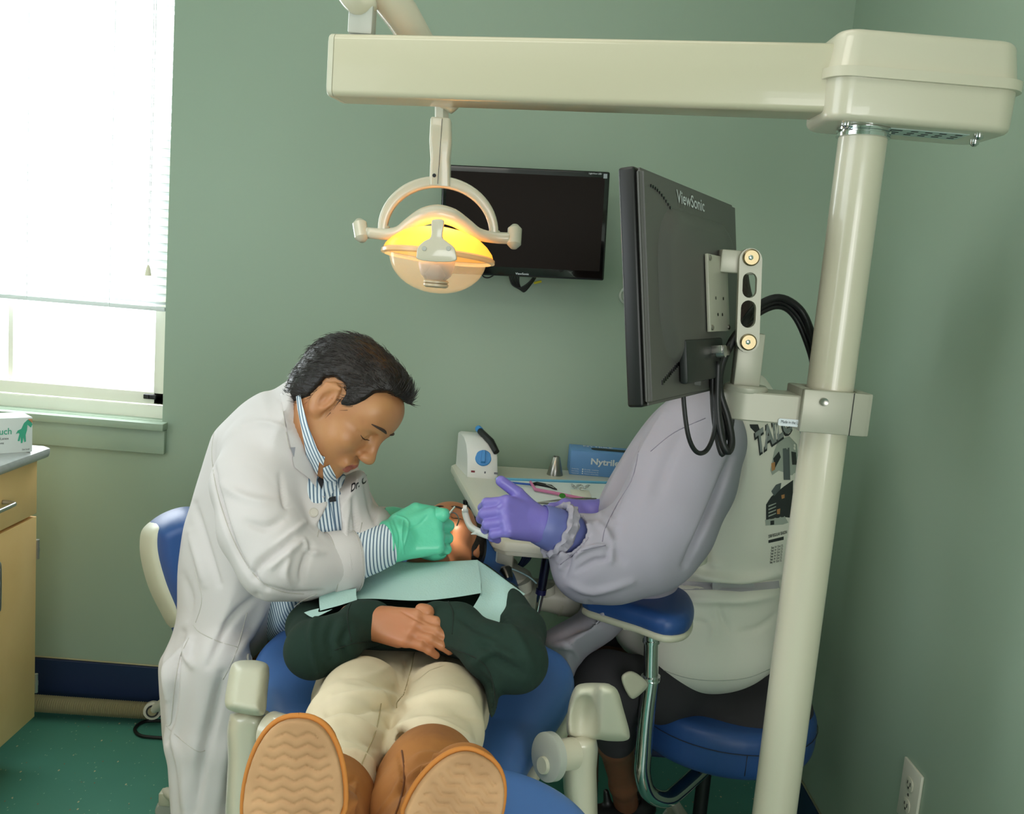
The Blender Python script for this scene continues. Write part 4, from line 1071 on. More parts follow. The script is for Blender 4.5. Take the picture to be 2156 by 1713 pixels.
db = P(1062, 1222, 1.98); G().lathe([(.03, .035), (.058, .020), (.068, .0), (.066, -.018), (.05, -.028)], db, n=40).obj('swivel_dome', BEIGE, tbl)
G().tube([P(1060, 1238, 1.98), P(1130, 1250, 1.99), P(1215, 1262, 2.0)], [.036, .034, .042], 28).obj('support_arm', BEIGE, tbl)
G().tube([P(1180, 1256, 2.0), P(1186, 1257, 2.0)], .0425, 28).obj('arm_joint', CREAMD, tbl)
G().tube([P(1215, 1262, 2.0), P(1330, 1275, 2.02)], [.046, .046], 28).obj('arm_knuckle', BEIGE, tbl)
for px in (1098, 1150, 1140):
    pass
g = G(); g.tube([P(1100, 1225, 1.93), P(1108, 1246, 1.93)], [.020, .014], 20); g.obj('holder', BEIGE, tbl)
G().tube([P(1150, 1235, 1.93), P(1156, 1252, 1.93)], [.020, .014], 20).obj('holder', BEIGE, tbl)
# hoses looping under the tray
ho = thing('delivery_hoses', P(1080, 1180, 2.05), 'dark blue instrument hoses hanging in loops beneath the off-white table', 'hose')
HB = mat('hose_blue', (26, 44, 80), .4)
for i in range(4):
    dx = i*9
    G().tube([P(x, y, 2.08+i*.01) for x, y in [(1010+dx, 1120), (1008+dx, 1165), (1028+dx*.8, 1200), (1062, 1222)]], .0032, 8, smooth=6).obj('hose', HB if i % 2 else BLACK, ho, sharp=0)
    G().tube([P(x, y, 2.10+i*.01) for x, y in [(1062, 1212), (1086+dx*.3, 1196), (1102+dx*.6, 1170), (1100+dx*.8, 1125)]], .0032, 8, smooth=6).obj('hose', HB, ho, sharp=0)
for i in range(3):
    G().tube([P(x, y, 2.22+i*.012) for x, y in [(977+i*5, 1052), (979+i*6, 1085), (992+i*5, 1150), (1010+i*4, 1200)]], .0030, 8, smooth=6).obj('cable', BLACK, ho, sharp=0)
sy1 = thing('air_syringe', P(1142, 1210, 1.90), 'chrome and black handpiece hanging upright in the table holder', 'handpiece')
G().tube([P(1156, 1150, 1.90), P(1150, 1180, 1.90), P(1140, 1240, 1.90)], [.010, .0105, .0095], 18).obj('body', mat('anodised_dark', (70, 70, 92), .25, metal=.9), sy1, sharp=50)
G().tube([P(1140, 1240, 1.90), P(1138, 1250, 1.90)], .0115, 18).obj('band', mat('band_navy', (30, 30, 80), .35), sy1)
G().tube([P(1138, 1250, 1.90), P(1132, 1285, 1.90), P(1124, 1320, 1.90)], [.0085, .006, .003], 14).obj('nozzle', CHROME, sy1, sharp=50)
sy2 = thing('suction_handpiece', P(1065, 1210, 1.90), 'short chrome handpiece head standing beside the table stem', 'handpiece')
G().tube([P(1072, 1220, 1.88), P(1065, 1200, 1.90)], [.009, .014], 18).tube([P(1065, 1200, 1.90), P(1064, 1193, 1.90)], [.0135, .010], 18).obj('head', STEEL, sy2, sharp=50)
setp(G().tube([P(x, y, 1.9) for x, y in [(1075, 1196), (1095, 1204), (1115, 1215), (1130, 1228)]], .002, 8, smooth=4).obj('clear_tube', mat('tube_pale', (150, 180, 185), .3), sharp=0), 'thin pale tube curving over the white support arm', 'tube')

# things on the table
sc_ = thing('ultrasonic_scaler', P(1000, 1003, Z=TZ), 'white ultrasonic scaler unit with a blue dial on the table corner', 'dental unit')
p0 = P(984, 1004, Z=TZ)                                        # front left foot
fx = (P(1043, 1008, Z=TZ)-p0); fx = Vector((fx.x, 0, 0)).normalized(); w_ = .080; dpt = .155; dv = Vector((-.26, .97, 0)).normalized()
prof = [(0, 0), (0, .012), (.018, .058), (.040, .082), (.075, .096), (.145, .098), (.155, .092), (.155, 0)]
R_ = []
for k, ins in ((0, .006), (.006, 0), (w_-.006, 0), (w_, .006)):
    R_.append([p0+fx*k+dv*(y*(1-ins*2)+ins*.6)+Vector((0, 0, z*(1-ins*6))) for y, z in prof])
G().rings(R_).obj('housing', WHITEP, sc_, sharp=40)
fd = (p0+dv*.012+Vector((0, 0, .022))); nn = Vector((0, -.86, .48)).normalized()
cdial = p0+fx*.043+dv*.020+Vector((0, 0, .050))
DB = mat('dial_blue', (58, 138, 205), .4)
dl = G().lathe([(.022, -.004), (.022, .004), (.020, .006), (.0, .006)], cdial, nn, n=32).obj('dial', DB, sc_)
ud = Vector((0, .48, .86)).normalized()
G().rings([[cdial+nn*h+fx*(x*s+.3*0)+ud*(z*s+.002) for x, z in [(-.006, -.018), (.006, -.018), (.0045, .02), (-.0045, .02)]] for h, s in ((.005, 1), (.013, .8))]).obj('dial_grip', DB, dl, sharp=20)
G().lathe([(.026, 0), (.026, .0008), (.0245, .001), (.0245, 0)], cdial-nn*.004, nn, n=32).obj('dial_scale', mat('scale_grey', (120, 125, 130), .5), sc_)
hpz = p0+fx*.062+dv*.05+Vector((0, 0, .100))
G().tube([p0+fx*.050+dv*.110+Vector((0, 0, .108)), p0+fx*.066+dv*.045+Vector((0, 0, .092)), p0+fx*.076+dv*.018+Vector((0, 0, .070))], [.009, .010, .0085], 16).obj('handpiece_rest', BLACK, sc_, sharp=50)
G().tube([p0+fx*.048+dv*.125+Vector((0, 0, .112)), p0+fx*.050+dv*.108+Vector((0, 0, .109))], .0095, 16).obj('rest_band', DB, sc_)
for k, (u_, c_) in enumerate(((.014, (130, 50, 60)), (.046, (90, 90, 100)), (.075, (120, 120, 130)))):
    G().box(p0+fx*u_+dv*.0015+Vector((0, 0, .016)), (.010 if k != 1 else .004, .002, .005)).obj('marking', mat('mark%d' % k, c_, .5), sc_, smooth=False)
cn_ = thing('steel_cone', P(1168, 999, Z=TZ), 'small brushed steel cone standing on the table between scaler and box', 'cone')
G().lathe([(.0225, 0), (.0225, .002), (.0105, .050), (.0085, .052), (.0075, .052), (.007, .045)], P(1168, 999, Z=TZ), n=32).obj('body', STEEL, cn_, sharp=50)
nb0 = P(1198, 998, Z=TZ); NB = mat('box_blue', (104, 152, 208), .5); NBD = mat('box_blue_dark', (60, 100, 160), .5)
nb = thing('nitrile_glove_box', nb0, 'blue printed glove box on the table, half hidden by the grey sleeve', 'box')
bx = Vector((1, .0, 0)); rotb = frame(bx); G().box(nb0+Vector((.12, .052, .034)), (.24, .105, .068), rotb, bev=.0015).obj('carton', NB, nb)
text_on('lettering', 'Nytrile', nb0+Vector((.058, -.0005, .034)), (1, 0, 0), (0, 0, 1), .017, TEXTW, nb, bold=.03, width=.080, lift=.001)
for i in range(3):
    text_on('lettering', ['Powder-free', 'Non-latex', 'Textured'][i], nb0+Vector((.006, -.0005, .016-i*.006)), (1, 0, 0), (0, 0, 1), .0032, TEXTW, nb, width=.02, lift=.001)
    text_on('lettering', ['Easily visible', 'Ambidextrous fit', 'Non-sterile'][i], nb0+Vector((.042, -.0005, .016-i*.006)), (1, 0, 0), (0, 0, 1), .0032, TEXTW, nb, width=.04, lift=.001)
    G().lathe([(.002, 0), (.002, .0006), (0, .0006)], nb0+Vector((.037, -.0004, .0175-i*.006)), (0, -1, 0), n=12).obj('bullet_mark', TEXTW, nb)
text_on('lettering', 'NYTRILE', nb0+Vector((.04, .075, .0685)), (1, 0, 0), (0, 1, 0), .018, TEXTW, nb, bold=.02, width=.085)
G().prism([nb0+Vector((.12+x, .05+y, .0685)) for x, y in rrect(0, 0, .06, .016, .015)], (0, 0, .0006)).obj('opening', BLACK, nb, smooth=False)

# blue rimmed tray with paper
TB = mat('tray_cyan', (120, 190, 222), .45)
def on_t(x, y, z=0): return P(x, y, Z=TZ+.003)+Vector((0, 0, z))
tr_ = thing('instrument_tray', P(1200, 1050, Z=TZ), 'pale blue rimmed instrument tray lined with white paper on the table', 'tray')
co = [P(1045, 1012, Z=TZ), P(1330, 1022, Z=TZ), P(1330, 1082, Z=TZ), P(1112, 1076, Z=TZ)]
G().prism([c+Vector((0, 0, .0005)) for c in co], (0, 0, .004), .001).obj('tray', TB, tr_)
cen = sum(co, Vector())/4
G().prism([cen+(c-cen)*.90+Vector((0, 0, .0048)) for c in co], (0, 0, .0006)).obj('liner', PAPER, tr_, smooth=False)
for i in range(4):
    G().tube([co[i]+Vector((0, 0, .006)), co[(i+1) % 4]+Vector((0, 0, .006))], .0035, 8).obj('rim', TB, tr_)
def lyg(x, y, h=.009): return P(x, y, Z=TZ+h)
pn = thing('dental_pen', lyg(1150, 1022), 'black slim instrument on the tray paper beside the pink one', 'instrument')
G().tube([lyg(1118, 1020), lyg(1130, 1018), lyg(1160, 1024), lyg(1172, 1030)], [.004, .0055, .005, .0015], 12).obj('body', BLACK, pn, sharp=50)
G().tube([lyg(1150, 1019, .016), lyg(1166, 1026, .013)], .0012, 8).obj('clip', STEEL, pn)
bp2 = thing('blue_probe', lyg(1080, 1016), 'dark blue thin stick lying on the tray rim', 'instrument')
G().tube([lyg(1048, 1013, .012), lyg(1122, 1020, .012)], .0028, 10).obj('body', mat('stick_blue', (40, 90, 180), .4), bp2)
pk = thing('pink_suction_tip', lyg(1180, 1040), 'pink bent plastic suction tip lying across the tray paper', 'suction tip')
PINK = mat('pink_plastic', (202, 118, 162), .4)
G().tube([lyg(1117, 1014, .018), lyg(1127, 1030, .012), lyg(1170, 1038, .012), lyg(1230, 1050, .012)], [.0035, .0042, .0042, .0038], 12).obj('body', PINK, pk, sharp=50)
gd = thing('green_marker', lyg(1184, 1044, .014), 'tiny round green disc lying on the pink suction tip', 'marker')
G().lathe([(.0075, 0), (.008, .002), (.0, .003)], lyg(1184, 1044, .014), (0, -.5, .8), n=24).obj('disc', mat('bright_green', (50, 130, 36), .4), gd)
tw = thing('steel_tweezers', lyg(1180, 1057), 'long steel tweezers lying on the front of the tray', 'tweezers')
G().tube([lyg(1130, 1059, .008), lyg(1190, 1060, .008), lyg(1255, 1060, .008)], [.0012, .0028, .0024], 8).obj('prong', STEEL, tw)
G().tube([lyg(1130, 1058, .010), lyg(1165, 1054, .018), lyg(1210, 1050, .022), lyg(1255, 1050, .018)], [.0012, .0024, .0024, .0024], 8, smooth=3).obj('prong', STEEL, tw)
ws = thing('clear_plastic_cap', lyg(1220, 1024), 'crumpled clear plastic wrapper on the tray paper', 'wrapper')
random.seed(3); F_ = Field(.0018)
for i in range(7):
    a = lyg(1206+i*5, 1024+random.uniform(-4, 5), random.uniform(.008, .02)); F_.cone(a, a+Vector((random.uniform(-.01, .01), .01, random.uniform(-.004, .006))), .004, .002, k=.003)
fobj('wrapper', F_, mat('wrap_clear', (200, 205, 205), .15, alpha=.75), ws)
ga = thing('gauze_pad', lyg(1222, 1040), 'small white gauze square lying under the tweezers', 'gauze')
G().prism([lyg(1200, 1032, .006), lyg(1240, 1034, .006), lyg(1245, 1048, .006), lyg(1205, 1046, .006)], (0, 0, .003), .001).obj('pad', mat('gauze', (226, 224, 210), .9), ga)
# saliva ejector tube in the mouth
se = thing('saliva_ejector', P(982, 1090, 1.72), 'bent white suction tube between the patient face and purple glove', 'suction tube')
G().tube([P(979, 1072, 1.76), P(980, 1082, 1.76), P(987, 1102, 1.74), P(996, 1113, 1.72), P(1014, 1122, 1.69), P(1032, 1128, 1.67)], [.0065]*3+[.0072]*3, 16, smooth=5).obj('tube', WHITEP, se, sharp=0)
G().tube([P(975, 1071, 1.76), P(983, 1071, 1.76)], .0075, 14).obj('tip', WHITEP, se)
G().tube([P(992, 1124, 1.70), P(1010, 1120, 1.695)], [.001, .005], 10).obj('guard', WHITEP, se)

# ================================================================== PEOPLE: shared builders
SKIN_M = mat('skin_tan', (188, 136, 90), .42, sss=.12, var=(22, (178, 116, 80), .7), bump=(260, .12, .0006))
SKIN_K = mat('skin_warm', (184, 124, 84), .42, sss=.12, var=(20, (190, 118, 84), .6), bump=(300, .1, .0005))
SKIN_B = mat('skin_brown', (118, 74, 50), .45, sss=.05, var=(14, (104, 64, 44), .7))
LIP_M = mat('lip_red', (172, 92, 80), .4)
HAIR_D = mat('hair_black', (26, 20, 18), .42, bump=(90, .8, .004, 6), spec=.4)
HAIR_K = mat('hair_dark', (22, 16, 14), .45, bump=(90, .8, .004, 6))
EYEW = mat('eye_white', (190, 176, 160), .3)
BROWM = mat('brow_dark', (62, 46, 38), .7)
CREASE = mat('skin_crease', (150, 98, 70), .6)

class Loc:
    """local head / hand frame: a forward, b left, c up"""
    def __init__(s, o, f, u, k=1.0):
        s.o = Vector(o); f = Vector(f).normalized(); u = Vector(u); u = (u-f*u.dot(f)).normalized(); l = u.cross(f)
        s.R = np.array([[f[i], l[i], u[i]] for i in range(3)]); s.f, s.l, s.u, s.k = f, l, u, k
    def __call__(s, a, b, c): return s.o+(s.f*a+s.l*b+s.u*c)*s.k
    def inv(s, X, Y, Z):
        x, y, z = X-s.o.x, Y-s.o.y, Z-s.o.z; R = s.R
        return [(x*R[0, i]+y*R[1, i]+z*R[2, i])/s.k for i in range(3)]
    def ell(s, F, c, r, k=.01, mode='u'): F.ell(s(*c), [q*s.k for q in r], s.R, k*s.k, mode)
    def cone(s, F, a, b, r1, r2, k=.01, mode='u'): F.cone(s(*a), s(*b), r1*s.k, r2*s.k, k*s.k, mode)

def head_field(F, L, jaw=1.0, mouth_open=0.0, nose=1.0):
    e, c = L.ell, L.cone
    e(F, (-.014, 0, .034), (.100, .077, .084), .01)                 # skull
    e(F, (.022, 0, .002), (.070, .069, .088), .03)                  # mid face
    e(F, (.034, 0, -.052), (.050*jaw, .054*jaw, .054), .03)         # lower face
    c(F, (.000, .052, -.056), (.066, .016, -.098), .017, .016, .03); c(F, (.000, -.052, -.056), (.066, -.016, -.098), .017, .016, .03)
    e(F, (.072, 0, -.096), (.019, .024, .017), .02)                 # chin
    e(F, (.066, 0, .046), (.030, .055, .042), .03)                  # forehead
    c(F, (.081, .030, .026), (.086, .010, .024), .009, .009, .014); c(F, (.081, -.030, .026), (.086, -.010, .024), .009, .009, .014)
    for s in (1, -1):
        e(F, (.094, s*.031, .006), (.013, .017, .011), .012, 's')   # eye socket
        e(F, (.060, s*.045, -.026), (.026, .022, .022), .02)        # cheek
        e(F, (.077, s*.031, .005), (.013, .015, .012), .006)        # lids over the ball
        e(F, (.102, s*.012, -.030), (.011, .008, .008), .006)       # nostril wing
        e(F, (-.006, s*.082, .002), (.021, .009, .036), .004)       # ear
        e(F, (.001, s*.0915, .004), (.0115, .010, .022), .004, 's')
        c(F, (-.020, s*.085, .022), (-.019, s*.085, -.014), .0045, .004, .004); c(F, (-.020, s*.085, .022), (.004, s*.085, .034), .0045, .004, .004)
        e(F, (.000, s*.077, -.027), (.010, .006, .010), .006)
    c(F, (.090, 0, .018), (.110*nose, 0, -.022), .0075, .0105, .014)   # nose
    e(F, (.110*nose, 0, -.027), (.012, .011, .0095), .008)
    c(F, (.090, .018, -.060), (.092, -.018, -.060), .011, .011, .016)  # muzzle
    c(F, (.088, .019, -.059), (.099, .005, -.053), .0030, .0048, .006); c(F, (.088, -.019, -.059), (.0985, -.005, -.053), .0030, .0048, .006)
    c(F, (.0985, .005, -.053), (.0985, -.005, -.053), .0048, .0048, .003)
    z = -.066-mouth_open
    c(F, (.086, .017, z+.002), (.094, .005, z-.001), .0034, .0052, .006); c(F, (.086, -.017, z+.002), (.0935, -.005, z-.001), .0034, .0052, .006)
    c(F, (.0935, .005, z-.001), (.0935, -.005, z-.001), .0052, .0052, .003)
    c(F, (.100, .018, -.060-mouth_open*.5), (.100, -.018, -.060-mouth_open*.5), .0022+mouth_open*.35, .0022+mouth_open*.35, .003, 's')
def lip_slot(L, mo=0.0):
    def f(X, Y, Z):
        a, b, c = L.inv(X, Y, Z)
        up = (np.abs(b) < .0215) & (c > -.0605-mo*.6) & (c < -.0502-np.abs(b)*.28) & (a > .0825)
        dn = (np.abs(b) < .019) & (c <= -.0605-mo*.3) & (c > -.0725-mo+np.abs(b)*.3) & (a > .080)
        return np.where(up | dn, 1, 0)
    return f

def hand_field(F, L, curls, spread=(.10, .03, -.04, -.12), thumb=((.028, .034, -.004), (.052, .052, -.014), (.078, .050, -.022)), side=1, k=.004, g=0.0, wrist=.034):
    """L: a towards fingers, b towards thumb (times side), c out of the back of the hand; curls: per finger 3 joint bends (deg)"""
    s = side
    L.cone(F, (-.055, 0, 0), (-.005, 0, 0), wrist*.72+g, wrist*.70+g, .01)
    L.ell(F, (-.01, 0, 0), (.032, wrist*.80+g, .020+g), .012)
    for b in (.030, .010, -.010, -.029):
        L.cone(F, (.0, s*b*.6, 0), (.085-abs(b-.008)*.18, s*b, .003), .0145+g, .0115+g, .012)
    L.cone(F, (.015, s*.018, -.010), (.055, s*.030, -.012), .014+g, .012+g, .012)
    L.cone(F, (.010, -s*.022, -.008), (.060, -s*.026, -.010), .012+g, .011+g, .012)
    lens = ((.040, .025, .021), (.044, .028, .022), (.041, .026, .021), (.032, .020, .019)); rad = (.0092, .0095, .0090, .0080)
    tips = []
    for i, b in enumerate((.031, .0105, -.0105, -.030)):
        p = Vector((.084-abs(b-.008)*.18, s*b, .002)); ang = 0; sp = spread[i]*s
        for j in range(3):
            ang += math.radians(curls[i][j]); d = Vector((math.cos(ang)*math.cos(sp), math.sin(sp)*math.cos(ang), -math.sin(ang)))
            q = p+d*lens[i][j]; r0 = rad[i]*(1-.08*j)+g; L.cone(F, p, q, r0*1.03, r0*.93, k if j else .006); p = q
        tips.append(L(*p))
    t = thumb
    for j in range(2): L.cone(F, (t[j][0], s*t[j][1], t[j][2]), (t[j+1][0], s*t[j+1][1], t[j+1][2]), (.013, .0112)[j]+g, (.0112, .0095)[j]+g, (.012, .003)[j])
    return tips
def on_face(name, key, L, pts, radii, m, parent):
    q = []; rr = []
    for p, r_ in zip(pts, radii):
        w = L(*p); o = w+(L.f*.05); h = BV[key].ray_cast(o, -L.f)
        if h[0] is not None: q.append(h[0]+L.f*r_*.35); rr.append(r_)
    if len(q) > 1: return G().tube(q, rr, 8, smooth=3).obj(name, m, parent, sharp=0)
def face_hair(key, L, parent, m):
    for s in (1, -1):
        on_face('eyebrow', key, L, [(.09, s*(.031+.021*t), .031+.0035*(1-t*t)-.001*t) for t in (-1, -.6, -.2, .2, .6, 1)], [k*L.k for k in (.0010, .0026, .0030, .0028, .0022, .0008)], BROWM, parent)
        on_face('eyelashes', key, L, [(.09, s*(.031+.0155*t), .0005-.003*(1-t*t)) for t in (-1, -.6, -.2, .2, .6, 1)], [k*L.k for k in (.0004, .0009, .0011, .0011, .0009, .0004)], HAIR_D, parent)
def smooth_line(pts, Y): return [P(x, y, Y) for x, y in pts]

# ================================================================== PATIENT (child on the chair)
kid = thing('person', (-.13, 1.35, .7), 'reclining person in dark green sweatshirt, khaki trousers and tan boots on the dental chair', 'person')
GREEN = mat('green_fleece', (22, 46, 36), .95, bump=(700, .35, .0008), sheen=.0)
BIBM = mat('bib_aqua', (184, 218, 212), .85)
KHAKI = mat('khaki_twill', (224, 208, 178), .85, bump=(500, .2, .0005), var=(9, (212, 194, 162), .6))
SUEDE = mat('tan_suede', (166, 106, 46), .85, bump=(60, .35, .002), var=(16, (138, 84, 36), .9))
SOLE = mat('crepe_sole', (198, 156, 112), .75, var=(11, (150, 112, 74), .9))
Ys = lambda py: 1.75-.00174*(py-1180)
# body (head, trunk, arms and legs in one surface)
HK = Loc(P(944, 1150, 1.87), (-.14, -.28, .94), (.12, .92, .30), .80)
F_ = Field(.0026)
head_field(F_, HK, jaw=.92, mouth_open=.012)
F_.chain([HK(-.01, 0, -.06), P(900, 1205, 1.76), P(885, 1245, 1.70)], [.042, .042, .05], k=.02)
F_.chain([P(885, 1245, 1.72), P(865, 1335, 1.62), P(860, 1400, 1.54)], [.050, .052, .050], k=.02, sc=(1.5, 1, 1))
hk_open = lip_slot(HK, .012)
kb = fobj('body', F_, [SKIN_K, LIP_M], kid, slot=hk_open, key='khead')
# hands
F_ = Field(.0016)
LH = Loc(P(790, 1308, 1.452), P(880, 1326, 1.425)-P(790, 1308, 1.452), (.10, -.66, .74), .84)
hand_field(F_, LH, ((14, 20, 12), (14, 22, 12), (15, 24, 14), (16, 26, 15)), spread=(-.05, -.02, .03, .08), thumb=((.020, .026, -.012), (.050, .030, -.024), (.075, .026, -.028)), side=1, g=.0012, wrist=.032)
fobj('hand', F_, SKIN_K, kid, folds=[([(845, 1286), (870, 1300), (900, 1316)], 2.5, -.0012)])
F_ = Field(.0018)
LH2 = Loc(P(935, 1322, 1.53), P(850, 1322, 1.54)-P(935, 1322, 1.53), (0, -.5, .85), .78)
hand_field(F_, LH2, ((20, 24, 12), (20, 30, 14), (20, 30, 14), (24, 30, 16)), side=-1)
F_.chain([P(905, 1306, 1.46), P(898, 1288, 1.452), P(884, 1281, 1.452)], [.0075, .0078, .0070], k=.004)
fobj('hand', F_, SKIN_K, kid)
# sweatshirt
F_ = Field(.0042)
F_.pillow([(660, 1262), (700, 1235), (760, 1195), (880, 1182), (1000, 1178), (1060, 1215), (1100, 1250), (1108, 1300), (1090, 1350), (1052, 1395), (1053, 1440), (1046, 1490), (1034, 1512), (1026, 1480), (1018, 1440), (1000, 1404), (940, 1380), (870, 1371), (800, 1369), (742, 1367), (705, 1380), (668, 1408), (650, 1400), (650, 1330)], lambda px, py: Ys(py)+.083, .100, .07, k=.01, smooth=3)
def PK(x, y, o): return P(x, y, Ys(y)+o)
F_.chain([PK(690, 1262, .02), PK(650, 1318, .0), PK(658, 1368, -.025), PK(705, 1352, -.05), PK(760, 1312, -.058), PK(788, 1307, -.058)], [.034, .035, .041, .039, .034, .033], k=.012, kin=.02)
F_.chain([PK(1062, 1262, .02), PK(1098, 1330, .0), PK(1088, 1392, -.01), PK(1030, 1368, -.04), PK(965, 1318, -.052), PK(920, 1306, -.052)], [.034, .038, .045, .040, .035, .033], k=.012, kin=.02)
F_.pprism([(786, 1255), (700+95, 1300), (789, 1350), (800, 1362), (830, 1370), (870, 1250)], 1.30, 1.372, k=.002)
fk = [([(700, 1385), (690, 1340), (705, 1300)], 9, -.006), ([(672, 1412), (655, 1350), (668, 1300), (700, 1270)], 8, .005), ([(735, 1380), (720, 1350), (735, 1320)], 7, -.005),
      ([(1000, 1395), (1040, 1370), (1090, 1390)], 10, .006), ([(1010, 1350), (1050, 1385), (1100, 1420)], 9, -.006), ([(1060, 1300), (1090, 1340), (1120, 1400)], 10, .005),
      ([(860, 1362), (920, 1352), (980, 1372)], 9, .004), ([(760, 1352), (820, 1362), (900, 1364)], 7, -.004), ([(960, 1290), (1000, 1320), (1050, 1340)], 9, -.005), ([(1010, 1420), (1035, 1450), (1045, 1490)], 8, -.004)]
ks = fobj('sweatshirt', F_, GREEN, kid, folds=fk, key='kshirt')
seam('cuff_seam', 'kshirt', [(742, 1264), (733, 1285), (732, 1310), (740, 1350)], .0012, mat('seam_dark', (20, 34, 27), .9), ks)
seam('cuff_seam', 'kshirt', [(944, 1266), (954, 1290), (952, 1335)], .0012, bpy.data.materials['seam_dark'], ks)
seam('hem_seam', 'kshirt', [(705, 1368), (760, 1352), (870, 1356), (945, 1364), (1010, 1390), (1036, 1430), (1044, 1490)], .0012, bpy.data.materials['seam_dark'], ks)
# trousers
F_ = Field(.004)
F_.pillow([(690, 1400), (742, 1362), (870, 1364), (1004, 1396), (1022, 1440), (1026, 1500), (1000, 1540), (850, 1520), (670, 1500), (662, 1440)], lambda px, py: 1.525-.0013*(py-1380), .072, .07, k=.02)
hipL, hipR = P(762, 1472, 1.38), P(932, 1486, 1.38)
F_.chain([hipL, P(735, 1530, 1.17), P(722, 1575, 1.09), P(700, 1640, .98), P(690, 1710, .92)], [.067, .058, .053, .046, .040], k=.02, kin=.015)
F_.chain([hipR, P(925, 1540, 1.17), P(905, 1590, 1.09), P(890, 1640, 1.0), P(880, 1690, .95)], [.068, .058, .053, .042, .036], k=.02, kin=.015)
F_.pprism([(845, 1545), (832, 1580), (804, 1630), (772, 1690), (808, 1645), (832, 1600), (849, 1555)], 1.0, 1.30, k=.015, smooth=2)
fk = [([(852, 1385), (856, 1430), (850, 1465)], 5, -.005), ([(880, 1372), (868, 1400), (856, 1440)], 4, .003), ([(850, 1460), (800, 1440), (720, 1425)], 8, -.005), ([(850, 1470), (790, 1462), (700, 1470)], 9, .005), ([(845, 1490), (780, 1490), (690, 1500)], 8, -.005),
      ([(860, 1462), (920, 1435), (1000, 1440)], 8, -.005), ([(860, 1480), (930, 1462), (1010, 1475)], 9, .005), ([(850, 1500), (920, 1495), (1015, 1512)], 8, -.004), ([(670, 1530), (730, 1515), (800, 1545)], 8, .005), ([(660, 1550), (730, 1545), (790, 1575)], 7, -.005),
      ([(840, 1530), (910, 1520), (1000, 1560)], 8, .005), ([(835, 1552), (900, 1545), (985, 1590)], 7, -.005), ([(820, 1580), (890, 1568), (960, 1600)], 7, .004), ([(690, 1580), (750, 1585), (790, 1610)], 7, .004), ([(710, 1610), (750, 1620), (770, 1650)], 6, -.004), ([(820, 1400), (790, 1420), (740, 1425)], 7, .003)]
kt = fobj('trousers', F_, KHAKI, kid, folds=fk, key='ktrous')
SEAMK = mat('seam_khaki', (166, 150, 112), .9)
seam('fly_seam', 'ktrous', [(873, 1374), (862, 1420), (850, 1462)], .0008, SEAMK, kt)
seam('inseam', 'ktrous', [(850, 1462), (836, 1478), (835, 1490)], .0008, SEAMK, kt)
seam('leg_seam', 'ktrous', [(802, 1480), (790, 1540), (760, 1610), (745, 1660)], .0007, SEAMK, kt, lift=.0007)
drape('fly_flap', 'ktrous', [(874, 1366), (905, 1370), (940, 1378), (935, 1400), (905, 1410), (880, 1430), (862, 1440)], .0008, .0022, KHAKI, kt, step=6)
# boots
def boot(toe, heel, ctr, nrm, wdt, leg, name='boot'):
    """toe / heel: sole end points, nrm: outward sole normal; leg: chain of shaft points with radii"""
    ax = (Vector(toe)-Vector(heel)); Ls = ax.length; ax.normalize(); n = Vector(nrm); n = (n-ax*n.dot(ax)).normalized(); sd = ax.cross(n)
    mid = (Vector(toe)+Vector(heel))/2; L = Loc(mid, ax, n)
    F = Field(.0017); hw = wdt/2
    pol = []
    for i in range(40):
        t = 2*math.pi*i/40; a = math.cos(t); b = math.sin(t)
        a_ = Ls/2*np.sign(a)*abs(a)**.9; w = hw*(1.0 if a > 0 else .90)*(1-.10*math.exp(-((a+.25)/.3)**2)); pol.append((a_, w*np.sign(b)*abs(b)**.82))
    pd = Poly2D(pol, .001, .02)
    def fn(X, Y, Z):
        X, Y, Z = np.broadcast_arrays(X, Y, Z)
        a, b, c = L.inv(X, Y, Z)
        e = pd(a, b); tri = np.abs(((b/.021) % 1)-.5)*2
        ph = ((a+tri*.0050)/.0100) % 1
        tread = np.where((e > .008), .0022*np.exp(-((ph-.5)/.13)**2), 0)
        top = .0070-tread
        q = np.maximum((.006-e), 0)
        return np.maximum(np.sqrt(q**2)-.006+np.maximum(c-top+.002, 0)*.6, np.maximum(c-top, -.007-c))
    R = Ls/2+.01; F.op(fn, mid-Vector((R, R, R)), mid+Vector((R, R, R)), .002)
    r = thing(name, mid, '', 'boot')
    return L, F, r, Ls, hw
BOOTS = []
